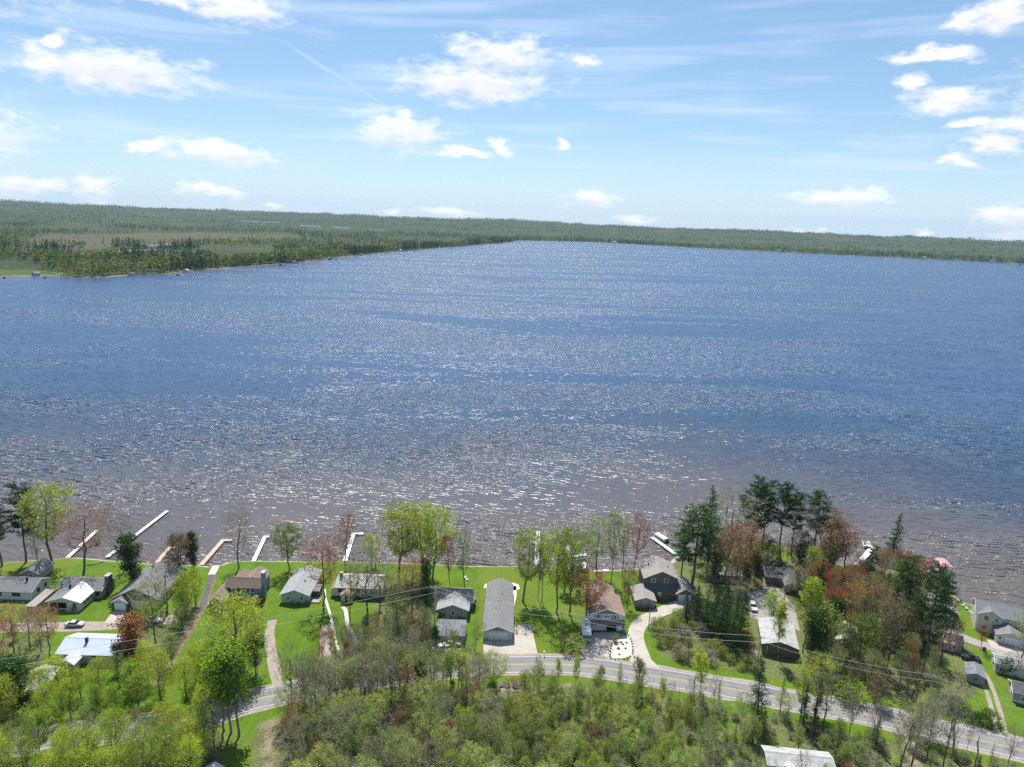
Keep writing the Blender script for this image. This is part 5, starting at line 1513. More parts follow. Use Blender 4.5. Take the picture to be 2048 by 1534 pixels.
# ------------------------------------------------------------------ woods across the lake: one mass of far trees
def clouds(g, n, x, y, z, hgt, rad, con, nq, qs, cols):
    """each tree = a cloud of leaf-mass quads filling an uneven crown, on a trunk"""
    tix = np.repeat(np.arange(n), nq); f = g.uniform(0, 1, n * nq); a = g.uniform(0, 6.283, n * nq)
    c = con[tix]
    prof = np.where(c, (1 - f) ** .8 * .85 + .06, np.sin(np.pi * (.12 + .82 * f)) ** .6)
    rr = rad[tix] * prof * np.sqrt(g.uniform(.15, 1, n * nq)) * np.where(c, .75, 1)
    lob = 1 + .35 * np.sin(a * 2 + tix * 1.7) * np.cos(f * 5 + tix)
    zz = hgt[tix] * np.where(c, .10 + .90 * f, .22 + .76 * f)
    C = np.stack([x[tix] + rr * lob * np.cos(a), y[tix] + rr * lob * np.sin(a), z[tix] + zz], 1)
    V, Fq = leaf_quads(g, C, 1.0, .9, .1); s = (qs * rad[tix] * np.where(c, .8 - .35 * f, 1))
    V = (V.reshape(-1, 4, 3) - C[:, None]) * s[:, None, None] + C[:, None]
    k = g.uniform(.7, 1.25, n * nq)[:, None] * (.9 + .25 * np.sin(tix * 3.1 + f * 9))[:, None]
    return V.reshape(-1, 3), Fq, np.repeat(cols[tix] * k, 4, 0)


PAL = .92 * np.array([(.085, .150, .035), (.125, .185, .045), (.120, .190, .040), (.170, .185, .055), (.170, .170, .060), (.165, .145, .065), (.140, .165, .070)])
PINES = np.array([(.014, .042, .017), (.020, .052, .019), (.016, .044, .022)])


def far_wood():
    g = np.random.default_rng(77)
    EX = [[Q((p[0], p[1], p[2])) for p in pts] for pts in [pond1, track]]
    EX = [[(min(q[0] for q in e) - 8, max(q[0] for q in e) + 8, min(q[1] for q in e) - 1, max(q[1] for q in e) + 3.5)] for e in EX]
    V, Fq, TN, n0 = [], [], [], 0

    def emit(n, xy_fn, nq, qs, hr, pine_p):
        nonlocal n0
        x, y = xy_fn(n)
        ins = poly_mask(x, y, FAR_POLY); d = seg_dist(x, y, FS)
        ok = ins & (d > 7)
        mar = poly_mask(x, y, MARSH[0]); ok &= ~poly_mask(x, y, PARK) | (g.uniform(size=n) < .02)
        r = np.hypot(x, y)
        dens = vnoise(x / 260, y / 260, 21) * .6 + vnoise(x / 90, y / 90, 22) * .4
        ok &= (dens > np.where(r < 4000, .47, .42)) | (d < 55)
        ok &= ~(mar & (g.uniform(size=n) > np.where(vnoise(x / 120, y / 90, 9) > .62, .55, .05)))
        px, py = [], []
        k = np.stack([x, y, far_h(x, y)], 1) - CAM[None]; dz = k @ _f; px = 1024 + F_PX * (k @ _r2) / dz; py = 767 - F_PX * (k @ _u2) / dz
        for e in EX:
            for a, b_, c, dd in e: ok &= ~((px > a) & (px < b_) & (py > c) & (py < dd))
        x, y, mar, d = x[ok], y[ok], mar[ok], d[ok]; m_ = len(x)
        pp = pine_p * (.18 + 1.9 * (vnoise(x / 190, y / 150, 31) > .55)); con = g.uniform(size=m_) < pp
        h = g.uniform(*hr, m_) * np.where(con, 1.3, 1) * np.where(mar, .55, 1) * (.8 + .4 * vnoise(x / 140, y / 140, 41)); rad = h * g.uniform(.24, .36, m_)
        hue = .45 * vnoise(x / 160, y / 160, 51) + .55 * vnoise(x / 700, y / 420, 52)
        ci = np.clip((hue * 4.5 + g.uniform(-1.4, 2.2, m_)), 0, len(PAL) - 1).astype(int)
        cols = np.where(con[:, None], PINES[g.integers(0, 3, m_)], PAL[ci]) * g.uniform(.8, 1.2, m_)[:, None]
        z = np.minimum(far_h(x, y), .2 + d * .06) - .3
        v, f, t_ = clouds(g, m_, x, y, z, h, rad, con, nq, qs, cols)
        V.append(v); Fq.append(f + n0); n0 += len(v); TN.append(t_)

    def polar(r0, r1, a0=-.80, a1=.80):
        return lambda n: (lambda r, a: (r * np.sin(a), r * np.cos(a)))(np.sqrt(g.uniform(r0 * r0, r1 * r1, n)), g.uniform(a0, a1, n))

    def shoreline(n):
        L = np.array(FS); seg = np.linalg.norm(np.diff(L, axis=0), axis=1); cs = np.concatenate([[0], np.cumsum(seg)])
        u = g.uniform(0, cs[-1], n); x = np.interp(u, cs, L[:, 0]); y = np.interp(u, cs, L[:, 1])
        return x + g.normal(size=n) * 26, y + np.abs(g.normal(size=n)) * 75 + 4
    emit(6500, polar(1050, 2400, -.80, -.05), 30, .62, (14, 21), .42)
    emit(5600, shoreline, 20, .66, (15, 23), .62)
    emit(15000, polar(2200, 4300), 12, .85, (13, 20), .32)
    emit(22000, polar(4200, 9300), 5, 1.3, (12, 18), .22)
    me = npmesh('far_forest', np.concatenate(V), np.concatenate(Fq).reshape(-1), np.full(sum(len(f) for f in Fq), 4), 'leaf', attrs={'tint': np.concatenate(TN)})
    o = link('far_forest', me); tag(o, 'mixed spring woods covering the land across the lake', None, kind='stuff')


far_wood()

# ---- houses, moored boats and a mast across the lake
def far_house(px, py, w, d, hgt, wall, roof, label, rz=0):
    p = far_pt(px, py); z = float(far_h(p[0], p[1])); dd = seg_dist(np.array([p[0]]), np.array([p[1]]), FS)[0]; z = min(z, .2 + dd * .06)
    r = empty('shore_house', (p[0], p[1], z), rz, label, 'house', 'houses across the lake')
    MB().prism([(-w / 2, -.5), (w / 2, -.5), (w / 2, hgt), (0, hgt + w * .22), (-w / 2, hgt)], 'y', -d / 2, d / 2).obj('wall', wall, r)
    MB().prism([(-w / 2 - .6, hgt - .26), (0, hgt + w * .22 + .05), (w / 2 + .6, hgt - .26), (w / 2 + .6, hgt + .1), (0, hgt + w * .22 + .4), (-w / 2 - .6, hgt + .1)], 'y', -d / 2 - .5, d / 2 + .5).obj('roof', roof, r)
    for u in (-w / 4, w / 4): MB().box(u - .8, -d / 2 - .06, 1, u + .8, -d / 2 - .01, 2.4).obj('window', 'glass_pane', r)


FHL = ['pavilion at the mown park on the far left shore', 'white house behind the park trees on the far left shore', 'cottage among pines at the far left point',
       'first pale cottage on the receding far shore', 'second pale cottage on the receding far shore', 'third pale cottage on the receding far shore',
       'fourth pale cottage on the receding far shore', 'fifth pale cottage on the receding far shore', 'big white building above the far inlet',
       'long pale roof at the head of the lake', 'white house right of the head of the lake', 'pale house on the right far shore', 'white house at the right end of the far shore', 'pale boathouse near the right picture edge on the far shore']
for i, (x, y) in enumerate([(72, 548), (262, 549), (372, 542), (590, 524), (660, 517), (722, 509), (800, 501), (880, 495), (1056, 464), (1022, 471), (1230, 487), (1560, 504), (1850, 518), (1985, 525)]):
    sc_ = 1.0 if i < 8 else 1.7
    far_house(x, y - 1, rnd.uniform(8, 12) * sc_, 8 * sc_, 3.4 * sc_, rnd.choice(['wall_white', 'wall_cream', 'wall_tan']), rnd.choice(['roof_pale', 'roof_grey', 'roof_brown', 'roof_white_metal']), FHL[i], rnd.uniform(-.8, .8))
hull = MB().add([(-3, -1.1, .15), (2, -1.1, .15), (3.4, 0, .3), (2, 1.1, .15), (-3, 1.1, .15), (-3, -1.3, 1.0), (2.2, -1.3, 1.0), (4.0, 0, 1.2), (2.2, 1.3, 1.0), (-3, 1.3, 1.0)],
                [(4, 3, 2, 1, 0), (5, 6, 7, 8, 9), (0, 1, 6, 5), (1, 2, 7, 6), (2, 3, 8, 7), (3, 4, 9, 8), (4, 0, 5, 9)]).mesh('hull', 'trim_dark')
hull2 = hull.copy(); hull2.materials[0] = MAT['trim_white']
cabn = MB().box(-2.4, -1.0, 1.0, .6, 1.0, 2.2).mesh('canopy', 'wall_dark', bevel=.15)
for i, (x, y) in enumerate([(8, 556), (90, 556), (355, 551), (525, 535), (672, 520), (905, 497), (1038, 486), (560, 531), (2040, 531), (1215, 494)]):
    p = P(x, y, 0)
    r = empty('moored_boat', (p[0], p[1], 0), rnd.uniform(0, 6.2), ['first', 'second', 'third', 'fifth', 'seventh', 'eighth', 'ninth', 'sixth', 'last', 'tenth'][i] + ' boat from the left moored off the far shore', 'boat', 'boats moored off the far shore')
    link('hull', hull2 if i in (9, 3) else hull, r); link('canopy', cabn, r)
    if i > 4: r.scale = (1.6, 1.6, 1.6)
p = far_pt(746, 433)
r = empty('radio_mast', p, 0, 'thin lattice radio mast on the far wooded ridge', 'mast')
for a in range(3):
    w = 2.09 * a; MB().tube([(2.2 * math.cos(w), 2.2 * math.sin(w), -10), (.9 * math.cos(w), .9 * math.sin(w), 62)], .45, 4).obj('leg', 'metal_grey', r)
for i in range(12):
    k = 2.2 - i * .105; MB().tube([(k * math.cos(2.09 * a), k * math.sin(2.09 * a), i * 5.0) for a in (0, 1, 2, 3)], .2, 4).obj('brace', 'metal_grey', r)

# ------------------------------------------------------------------ docks and boats
def dock(label, runs, mat, width=1.25, name='dock', zt=.62):
    """runs: pixel polylines of the deck; planks in sections, each on its own frame"""
    r = empty(name, (*P(*runs[0][0], .5)[:2], 0), 0, label, 'dock'); o0 = np.array(r.location[:2])
    for run in runs:
        w = [P(x, y, zt)[:2] - o0 for x, y in run]
        for i in range(len(w) - 1):
            a, b_ = w[i], w[i + 1]; L = np.linalg.norm(b_ - a); n = max(1, round(L / 2.4)); t_ = (b_ - a) / L; ang = math.atan2(t_[1], t_[0])
            ext = width / 2 if i < len(w) - 2 else 0
            sl = (L + ext) / n
            mesh = MB()
            mesh.box(0.03, -width / 2, zt - .12, sl - .03, width / 2, zt - .02)
            nb = max(3, int(sl / .30))
            for k in range(nb): mesh.box(.03 + k * sl / nb, -width / 2 - .03, zt - .02, .03 + (k + 1) * sl / nb - .045, width / 2 + .03, zt + .02)
            me = mesh.mesh('deck_section', mat); pm = MB().tube([(0, 0, -1.4), (0, 0, zt + .22)], .05, 6).mesh('post', 'metal_grey')
            for k in range(n):
                s = link('deck_section', me, r); q = a + t_ * sl * k; s.location = (q[0], q[1], .004 * i); s.rotation_euler = (0, 0, ang)
                for sg in (-1, 1):
                    e = link('post', pm, r); c = q + t_ * sl + np.array([-t_[1], t_[0]]) * sg * (width / 2 + .1); e.location = (c[0], c[1], 0)
    return r


dock('short white dock behind the reddish maple at far left', [[(135, 1115), (194, 1060)]], 'dock_white', 1.3)
dock('longest straight pale dock, left part of the near shore', [[(214, 1114), (335, 1021)]], 'dock_aqua', 1.3)
dock('pinkish wooden dock half hidden by the shore cedar', [[(314, 1125), (338, 1096), (352, 1094)]], 'wood_pink', 1.4)
dock('tan wooden L-shaped dock at the end of the dirt track', [[(402, 1130), (446, 1080), (464, 1080)]], 'wood_pink', 1.5)
dock('narrow cream L-shaped dock behind the brown roofed house', [[(507, 1122), (530, 1073), (539, 1073)]], 'dock_white', 1.3)
dock('white L-shaped dock left of the yellow-green oaks', [[(690, 1122), (707, 1067), (727, 1067)]], 'dock_white', 1.4)
dock('white T-shaped dock behind the long garage', [[(1073, 1132), (1076, 1062)], [(1060, 1084), (1092, 1085)]], 'dock_white', 1.5)
dock('pale dock seen through the trees right of the T-shaped dock', [[(1140, 1138), (1136, 1092)]], 'dock_white', 1.5)
dock('slanting aqua dock with a covered boat at the wooded point', [[(1354, 1110), (1304, 1074)]], 'dock_aqua', 1.5)
dock('white dock with pontoon boat at its end', [[(1712, 1132), (1747, 1093)]], 'dock_white', 1.9)
dock('white L-shaped dock at the red canopied boat lift', [[(1860, 1158), (1862, 1137), (1877, 1138)]], 'dock_white', 1.7)
plain('canvas_beige', (.58, .54, .47), .8, .08, 1); plain('canvas_red', (.52, .26, .28), .8, .1, 1); plain('boat_white', (.72, .73, .73), .4, .04, 1, spec=.5)
plain('pontoon_alu', (.45, .46, .48), .35, .08, 2, metal=.6); plain('seat_tan', (.38, .30, .24), .7, .1, 1)


def pontoon(px, py, rz, label, cover):
    p = P(px, py, .5); r = empty('pontoon_boat', (p[0], p[1], 0), rz, label, 'boat')
    for sg in (-1, 1):
        MB().tube([(-3.0, sg * .9, .18), (2.4, sg * .9, .18), (3.2, sg * .9, .34)], [.32, .32, .08], 10).obj('pontoon', 'pontoon_alu', r, smooth=True)
    MB().box(-3.1, -1.25, .45, 3.0, 1.25, .58).obj('deck', 'boat_white', r)
    if cover:
        MB().prism([(-1.25, .6), (1.25, .6), (1.3, 1.15), (.75, 1.55), (-.75, 1.55), (-1.3, 1.15)], 'x', -3.0, 2.8).obj('cover', 'canvas_beige', r, bevel=.12)
    else:
        for x0, y0, x1, y1 in ((-3.0, -1.22, 2.9, -1.16), (-3.0, 1.16, 2.9, 1.22), (-3.0, -1.16, -2.94, 1.16), (2.84, -1.16, 2.9, 1.16)):
            MB().box(x0, y0, .6, x1, y1, 1.2).obj('rail_panel', 'boat_white', r)
        MB().box(-2.8, -1.1, .6, -1.6, 1.1, 1.0).obj('seat', 'boat_white', r, bevel=.05); MB().box(1.4, -1.1, .6, 2.7, -.4, 1.0).obj('seat', 'boat_white', r, bevel=.05)
        MB().box(-.4, .2, .6, .2, .9, 1.45).obj('console', 'seat_tan', r, bevel=.05); MB().box(-1.5, -1.1, .59, 2.7, 1.1, .605).obj('carpet', 'seat_tan', r)
    MB().box(-3.7, -.2, .2, -3.1, .2, 1.3).obj('motor', 'black_metal', r, bevel=.05)
    return r


pontoon(1323, 1076, R_(118), 'beige covered pontoon boat beside the slanting aqua dock', True)
pontoon(1733, 1090, R_(70), 'open white pontoon boat moored beside the white dock', False).scale = (.85, 1, 1)
p = P(1886, 1139, .3); r = empty('boat_lift', (p[0], p[1], 0), R_(-10), 'boat lift with reddish pink canopy at the right shore', 'boat lift')
for x in (-1.6, 1.6):
    for y in (-2.6, 2.6): MB().tube([(x, y, -1.2), (x, y, 2.6)], .07, 6).obj('post', 'metal_grey', r)
MB().prism([(-1.9, 2.3), (-1.8, 2.75), (-.7, 3.1), (.7, 3.1), (1.8, 2.75), (1.9, 2.3), (1.8, 2.5), (.7, 2.95), (-.7, 2.95), (-1.8, 2.5)], 'y', -3.2, 3.2).obj('canopy', 'canvas_red', r)
MB().box(-1.5, -2.7, .3, 1.5, 2.7, .42).obj('cradle', 'metal_grey', r); link('hull', hull2, r).rotation_euler = (0, 0, math.pi / 2)
for i, (x, y, a, n) in enumerate([(1157, 1113, 12, 4), (1202, 1143, 6, 3), (1168, 1132, 80, 3)]):
    p = P(x, y); r = empty('dock_stack', (p[0], p[1], GZ - .1 if y > 1140 else 1.0), R_(a), ['dock sections stored at the shore behind the pale green trees', 'white dock sections stacked on the lawn edge behind the two-storey house', 'dock frames leaning at the shore left of the two-storey house'][i], 'dock section', 'stored dock sections')
    dm = MB().box(-2.4, -.6, 0, 2.4, .6, .1).mesh('deck_section', 'dock_white')
    for k in range(n): o = link('deck_section', dm, r); o.location = (.15 * k, .05 * k, .16 * k); o.rotation_euler = (0, 0, .05 * k)

# ------------------------------------------------------------------ vehicles
for nm_, c_ in (('paint_white', (.74, .75, .76)), ('paint_silver', (.45, .46, .48)), ('paint_dark', (.03, .035, .045)), ('paint_blue', (.10, .16, .28))):
    plain(nm_, c_, .3, .03, 1, spec=.5)
plain('rubber', (.02, .02, .02), .9, .1, 3); plain('hub_metal', (.5, .5, .52), .4, .1, 3, metal=.7); plain('lamp_clear', (.8, .8, .78), .2, .05, 3); plain('lamp_red', (.45, .02, .02), .3, .05, 3)
WHEEL = {}


def wheels(r, xs, y, rad=.35):
    if rad not in WHEEL:
        WHEEL[rad] = (MB().tube([(0, -.12, 0), (0, .12, 0)], rad, 16).mesh('wheel', 'rubber'), MB().tube([(0, -.13, 0), (0, .13, 0)], rad * .58, 10).mesh('rim', 'hub_metal'))
    for x in xs:
        for sg in (-1, 1):
            w = link('wheel', WHEEL[rad][0], r); w.location = (x, sg * y, rad); link('rim', WHEEL[rad][1], w)


def car(px, py, rz, paint, label, kind='suv'):
    p = P(px, py); r = empty('parked_car' if kind != 'pickup' else 'pickup_truck', (p[0], p[1], GZ + .02), rz, label, 'car')
    body = [(-2.3, .38), (2.25, .38), (2.35, .62), (2.28, .86), (1.15, 1.02), (-2.3, 1.02), (-2.36, .7)]
    MB().prism(body, 'y', -.9, .9).obj('body', paint, r, bevel=.07)
    roof = {'suv': [(-2.15, 1.0), (1.0, 1.0), (.35, 1.62), (-1.95, 1.65)], 'sedan': [(-1.7, 1.0), (1.05, 1.0), (.35, 1.42), (-1.0, 1.44)], 'pickup': [(-.6, 1.0), (1.05, 1.0), (.5, 1.68), (-.5, 1.7)]}[kind]
    MB().prism([(x * .985, z) for x, z in roof], 'y', -.78, .78).obj('cabin_glass', 'glass_pane', r, bevel=.05)
    a, b_ = roof[3], roof[2]
    MB().prism([(a[0] - .03, a[1] - .06), (b_[0] + .03, b_[1] - .06), (b_[0] - .05, b_[1] + .03), (a[0] + .05, a[1] + .03)], 'y', -.74, .74).obj('roof', paint, r, bevel=.02)
    wheels(r, (-1.45, 1.45), .82)
    for sg in (-1, 1):
        MB().box(2.22, sg * .62 - .16, .66, 2.34, sg * .62 + .16, .82).obj('headlight', 'lamp_clear', r); MB().box(-2.4, sg * .7 - .1, .72, -2.3, sg * .7 + .1, .95).obj('tail_light', 'lamp_red', r)


car(1506, 1217, R_(-97), 'paint_white', 'white car parked facing the road on the gravel beside spruces')
car(1771, 1226, R_(200), 'paint_silver', 'silver car between trunks left of the thick trunked pine', 'sedan')
car(305, 1243, R_(-8), 'paint_white', 'white pickup parked under the olive tree at the gravel lane', 'pickup')
car(904, 1290, R_(3), 'paint_white', 'white car in front of the flat roofed garage', 'sedan')
car(882, 1299, R_(40), 'paint_silver', 'silver car nearer the road in front of the flat roofed garage', 'sedan')
car(1941, 1319, R_(-20), 'paint_dark', 'dark pickup with pale trailer box near the rusty roofed cabin', 'pickup')
car(697, 1285, R_(95), 'paint_dark', 'dark car among brush at the end of the garden walk', 'suv')
car(150, 1252, R_(4), 'paint_silver', 'silver car on the gravel lane near the small white garage', 'sedan')
# travel trailer
p = P(1173, 1288); r = empty('travel_trailer', (p[0], p[1] + .2, GZ + .02), R_(-3), 'white travel trailer with blue front parked on the drive', 'trailer')
MB().prism([(0, .75), (7.2, .55), (7.6, .8), (7.6, 3.0), (7.3, 3.2), (.6, 3.2), (0, 2.5), (-.25, 1.6)], 'x', -1.22, 1.22).obj('body', 'paint_white', r, bevel=.06)
MB().add([(-1.2, -.27, 1.6), (1.2, -.27, 1.6), (1.2, -.02, 2.48), (-1.2, -.02, 2.48), (-1.2, -.29, 1.6), (1.2, -.29, 1.6), (1.2, -.05, 2.5), (-1.2, -.05, 2.5)],
         [(0, 3, 2, 1), (4, 5, 6, 7), (0, 1, 5, 4), (1, 2, 6, 5), (2, 3, 7, 6), (3, 0, 4, 7)]).obj('front_panel', 'paint_blue', r)
for y in (1.6, 3.6, 5.6): MB().box(-.25, y, 3.22, .25, y + .5, 3.34).obj('roof_vent', 'metal_grey', r, bevel=.03)
MB().box(-.4, 4.3, 3.22, .4, 5.2, 3.5).obj('air_conditioner', 'canvas_beige', r, bevel=.05)
for sg in (-1, 1):
    for y in (1.2, 3.2, 5.4): MB().box(sg * 1.225 - .01, y, 1.7, sg * 1.225 + .01, y + .9, 2.3).obj('window', 'glass_pane', r)
    for y in (3.5, 4.4):
        w = MB().tube([(sg * 1.0 - .1, y, .36), (sg * 1.0 + .1, y, .36)], .36, 14).obj('wheel', 'rubber', r); MB().tube([(sg * 1.0 - .11, y, .36), (sg * 1.0 + .11, y, .36)], .2, 10).obj('rim', 'hub_metal', w)
MB().tube([(-.8, .3, .55), (0, -1.1, .5), (.8, .3, .55)], .06, 6).obj('hitch', 'black_metal', r)
MB().box(-.2, -1.0, 0, .2, -.8, .5).obj('jack', 'black_metal', r)
# ------------------------------------------------------------------ poles and wires
def utility_pole(px, py, ytop, label, mat='pole_wood', rad=.15, arm=True):
    p = P(px, py); hgt = height_px(px, py, ytop)
    r = empty('utility_pole', (p[0], p[1], GZ - .3), 0, label, 'utility pole')
    MB().tube([(0, 0, 0), (0, 0, hgt + .3)], [rad, rad * .7], 8).obj('shaft', mat, r)
    if arm:
        MB().box(-1.1, -.16, hgt - .3, 1.1, -.04, hgt - .15).obj('crossarm', mat, r)
        for x in (-.95, -.35, .35, .95): MB().tube([(x, -.1, hgt - .15), (x, -.1, hgt + .1)], .05, 6).obj('insulator', 'metal_grey', r)
    return np.array([p[0], p[1], GZ + hgt])


tops = [utility_pole(-60, 1440, 1330, 'utility pole at the left edge below the dark evergreen'),
        utility_pole(869, 1290, 1172, 'pale utility pole standing left of the grey cottage', 'pole_pale', .24),
        utility_pole(1120, 1291, 1223, 'slim utility pole on the lawn between garage and trailer'),
        utility_pole(1297, 1259, 1220, 'short street pole at the bend of the curved drive', arm=False),
        utility_pole(1512, 1352, 1272, 'utility pole beside the olive pole barn'),
        utility_pole(1850, 1430, 1350, 'utility pole in the brush above the road at right'),
        utility_pole(2120, 1500, 1420, 'utility pole beyond the right picture edge')]
plain('wire_metal', (.42, .42, .43), .6, .05, 1)


def wire(a, b_, sag, label, off=(0, 0, 0), rad=.035):
    pts = [a + (b_ - a) * f + np.array([0, 0, -4 * sag * f * (1 - f)]) + np.array(off) for f in np.linspace(0, 1, 13)]
    o = MB().tube(pts, rad, 4).obj('overhead_wire', 'wire_metal'); tag(o, label, 'wire', 'overhead wires along the road')


nmz = ['from the left edge to the pale pole', 'from the pale pole to the slim lawn pole', 'from the slim lawn pole to the barn pole', 'from the barn pole to the brush pole', 'from the brush pole past the right edge']
lk = [tops[0], tops[1], tops[2], tops[4], tops[5], tops[6]]
for i in range(5):
    for k, off in enumerate(((-.35, -.1, .1), (.95, -.1, -1.6))):
        wire(lk[i], lk[i + 1], 1.2 + .3 * k, ('upper' if k == 0 else 'lower') + ' overhead wire ' + nmz[i], off)
wire(tops[2], np.array([24.3, 178.3, GZ + 5.0]), .5, 'service wire from the slim lawn pole to the two-storey house', (0, 0, -.4))
wire(tops[2], tops[3], .6, 'service wire from the slim lawn pole to the short street pole', (0, 0, -.6))
wire(tops[1], np.array([-50 + 12.8, 191.6, GZ + 3.6]), .6, 'service wire from the pale pole to the white house', (0, 0, -.5))

# ------------------------------------------------------------------ small things in the yards
def at0(name, px, py, rz, label, cat, group=None): return empty(name, (*P(px, py)[:2], GZ), rz, label, cat, group)


r = at0('picnic_table', 1488, 1262, R_(-10), 'orange picnic table in the clearing left of the pole barn', 'table')
MB().box(-.95, -.4, .72, .95, .4, .78).obj('table_top', 'wood_orange', r)
for sg in (-1, 1):
    MB().box(-.95, sg * .7 - .14, .42, .95, sg * .7 + .14, .47).obj('bench', 'wood_orange', r)
    MB().prism([(-.75, 0), (-.6, 0), (-.2, .72), (.2, .72), (.6, 0), (.75, 0), (.3, .76), (-.3, .76)], 'x', sg * .7 - .05, sg * .7 + .05).obj('leg_frame', 'wood_orange', r)
r = at0('fire_ring', 1501, 1279, 0, 'dark stone fire ring below the orange picnic table', 'fire ring')
for i in range(12):
    a = i * math.pi / 6; MB().box(-.2, -.14, 0, .2, .14, .28).obj('ring_stone', 'stone', r, bevel=.04); o = r.children[-1]; o.location = (.85 * math.cos(a), .85 * math.sin(a), 0); o.rotation_euler = (0, 0, a + math.pi / 2)
MB().tube([(0, 0, .0), (0, 0, .03)], .75, 16).obj('ash_bed', 'shade_ash_black', r)
rk = []
for i in range(4):
    bm = bmesh.new(); bmesh.ops.create_icosphere(bm, subdivisions=2, radius=.5)
    for v in bm.verts: v.co *= 1 + .3 * (rnd.random() - .5); v.co.z *= .7
    me = bpy.data.meshes.new('rock'); bm.to_mesh(me); bm.free(); me.materials.append(MAT['stone']); rk.append(me)
for i in range(26):                                     # edging stones and boulders of the rock bed
    t_ = i / 26; ring = spline(pxline([(1222, 1291), (1230, 1280), (1252, 1269), (1263, 1283), (1265, 1308), (1248, 1318), (1222, 1317), (1222, 1291)]), .4)
    q = ring[int(t_ * (len(ring) - 1))]
    o = link('edging_stone', rk[i % 4]); o.location = (q[0], q[1], GZ + .1); o.scale = (.5,) * 3; o.rotation_euler = (0, 0, i * 1.3)
    tag(o, ORD[i] + ' edging stone of the rock bed, clockwise from its top left corner', 'stone', 'edging stones of the rock bed')
for i, (x, y) in enumerate(sorted((1230 + rnd.uniform(0, 26), 1284 + rnd.uniform(0, 26)) for _ in range(9))):
    o = link('boulder', rk[i % 4]); q = P(x, y); o.location = (q[0], q[1], GZ + .15); s = rnd.uniform(.5, .9); o.scale = (s, s, s * .8)
    tag(o, ORD[i] + ' boulder from the left inside the rock bed beside the house drive', 'boulder', 'boulders in the rock bed')
for i, (x, y) in enumerate(sorted((988 + rnd.uniform(0, 66), 1366 + rnd.uniform(0, 18)) for _ in range(12))):
    o = link('boulder', rk[i % 4]); q = P(x, y); o.location = (q[0], q[1], GZ + .15); s = rnd.uniform(1.0, 2.2); o.scale = (s, s, s * .6); o.rotation_euler = (0, 0, i)
    tag(o, ORD[i] + ' pale boulder from the left in the rubble opposite the long garage', 'boulder', 'rubble boulders below the road')
for i, (x, y, a) in enumerate([(1119, 1150, 20), (1113, 1152, -40), (934, 1161, 10), (931, 1157, 80), (1925, 1212, 30), (1932, 1218, 80), (1940, 1226, 10), (1946, 1232, 60)]):
    r = at0('lawn_chair', x, y, R_(a), ['wooden lawn chair near the dock stacks, right one', 'wooden lawn chair near the dock stacks, left one', 'white lawn chair behind the long garage lawn, right one', 'white lawn chair behind the long garage lawn, left one',
                                       'first white lawn chair on the narrow right lawn', 'second white lawn chair on the narrow right lawn', 'third white lawn chair on the narrow right lawn', 'fourth white lawn chair on the narrow right lawn'][i], 'chair', 'lawn chairs')
    mt = 'wood_weathered' if i < 2 else 'trim_white'
    MB().box(-.32, -.3, .36, .32, .32, .42).obj('seat', mt, r); MB().add([(-.32, .28, .4), (.32, .28, .4), (.32, .55, 1.05), (-.32, .55, 1.05), (-.32, .33, .38), (.32, .33, .38), (.32, .6, 1.03), (-.32, .6, 1.03)], [(0, 1, 2, 3), (7, 6, 5, 4), (0, 4, 5, 1), (1, 5, 6, 2), (2, 6, 7, 3), (3, 7, 4, 0)]).obj('backrest', mt, r)
    for x_ in (-.3, .3):
        for y_ in (-.26, .3): MB().box(x_ - .04, y_ - .04, 0, x_ + .04, y_ + .04, .4).obj('leg', mt, r)
        MB().box(x_ - .06, -.32, .58, x_ + .06, .4, .63).obj('armrest', mt, r)
for i, (x, y, lb) in enumerate([(1088, 1312, 'mailbox at the road right of the garage drive'), (1268, 1322, 'mailbox beside the mouth of the curved drive'), (1042, 1350, 'marker post on the lower road verge opposite the garage')]):
    r = at0('mailbox' if i < 2 else 'marker_post', x, y, 0, lb, 'mailbox' if i < 2 else 'post'); MB().box(-.06, -.06, 0, .06, .06, 1.1).obj('post', 'pole_wood', r)
    if i < 2: MB().prism([(-.16, 1.1), (.16, 1.1), (.16, 1.3), (.08, 1.4), (-.08, 1.4), (-.16, 1.3)], 'y', -.28, .28).obj('box', 'black_metal' if i else 'trim_white', r)
    else: MB().box(-.09, -.07, 1.1, .09, .07, 1.3).obj('cap', 'trim_dark', r)
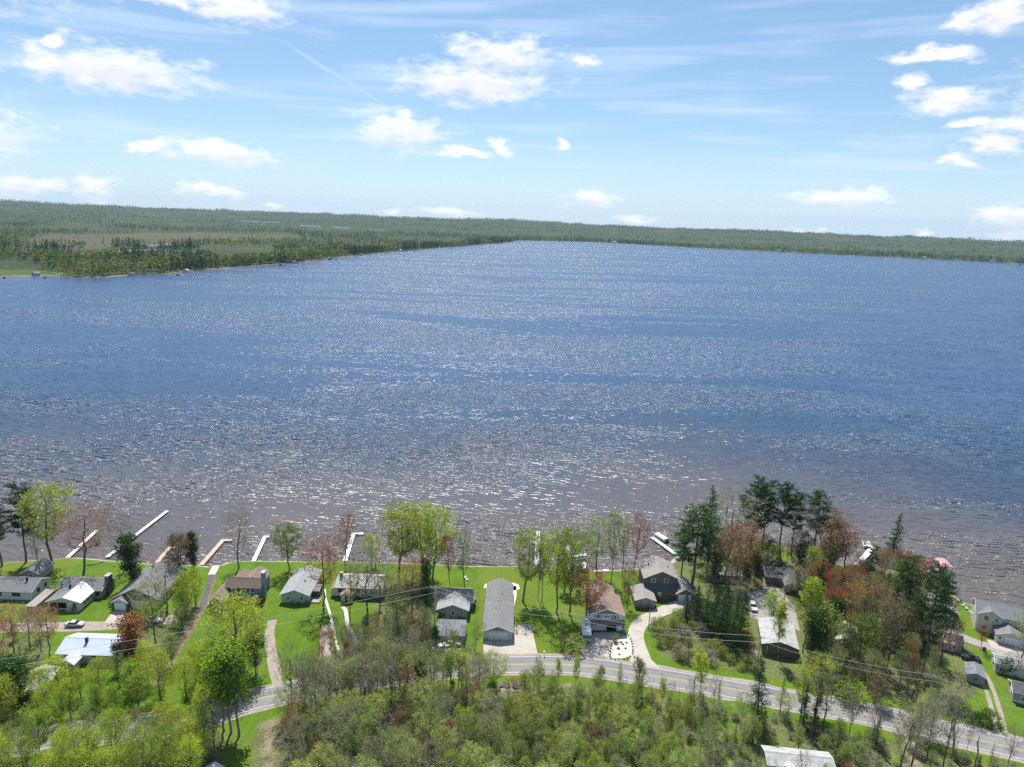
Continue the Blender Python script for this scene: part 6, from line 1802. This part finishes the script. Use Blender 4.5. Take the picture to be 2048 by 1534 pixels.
for i, (x, y, lb) in enumerate([(1968, 1302, 'dark wheeled bin at the edge of the gravel lane')]):
    r = at0('wheeled_bin', x, y, .3, lb, 'bin'); MB().prism([(-.28, .05), (.28, .05), (.34, 1.0), (-.34, 1.0)], 'y', -.3, .3).obj('body', 'wall_dark', r); MB().box(-.37, -.36, 1.0, .37, .36, 1.08).obj('lid', 'black_metal', r)
    for s_ in (-.25, .25): MB().tube([(s_ - .04, .34, .12), (s_ + .04, .34, .12)], .12, 8).obj('wheel', 'rubber', r)
r = at0('wood_fence', 1985, 1330, R_(-60), 'pale board fence end beside the pale mobile home', 'fence')
bd = MB().box(-.07, -.02, .05, .07, .02, 1.7).mesh('board', 'trim_white')
for i in range(22): o = link('board', bd, r); o.location = (i * .17, 0, 0)
for z_ in (.4, 1.4): MB().box(-.1, .02, z_, 3.7, .06, z_ + .1).obj('rail', 'trim_white', r)
r = at0('overturned_canoe', 190, 1128, R_(35), 'green overturned canoe on the grass near the left shore', 'canoe')
n_ = 9; vs_, fs_ = [], []
for i in range(n_):
    u = -1 + 2 * i / (n_ - 1); w_ = .45 * (1 - u * u) ** .6 + .01; z_ = .38 * (1 - .35 * u * u)
    vs_ += [(2.4 * u, -w_, .04), (2.4 * u, -w_ * .7, z_ * .8), (2.4 * u, 0, z_), (2.4 * u, w_ * .7, z_ * .8), (2.4 * u, w_, .04)]
for i in range(n_ - 1):
    for k in range(4): fs_.append((i * 5 + k, i * 5 + k + 1, i * 5 + k + 6, i * 5 + k + 5))
plain('canoe_green', (.06, .18, .06), .5, .08, 1)
MB().add(vs_, fs_).obj('hull', 'canoe_green', r, smooth=True); MB().box(-2.3, -.03, .36, 2.3, .03, .40).obj('keel', 'wood_weathered', r)

# ------------------------------------------------------------------ haze: the air between here and the far hills
m = bpy.data.materials.new('haze_air'); m.use_nodes = True
t = NT(m.node_tree); t.n.clear()
pv = t.node('ShaderNodeVolumePrincipled', {'Color': (.52, .76, 1.0, 1), 'Density': 3.3e-5, 'Anisotropy': .0})
out = t.node('ShaderNodeOutputMaterial', {'Volume': pv.outputs[0]})
MAT['haze_air'] = m
hz = MB().box(-13200, -6500, -22, 13200, 13200, 330).obj('haze', 'haze_air')
tag(hz, kind='stuff')
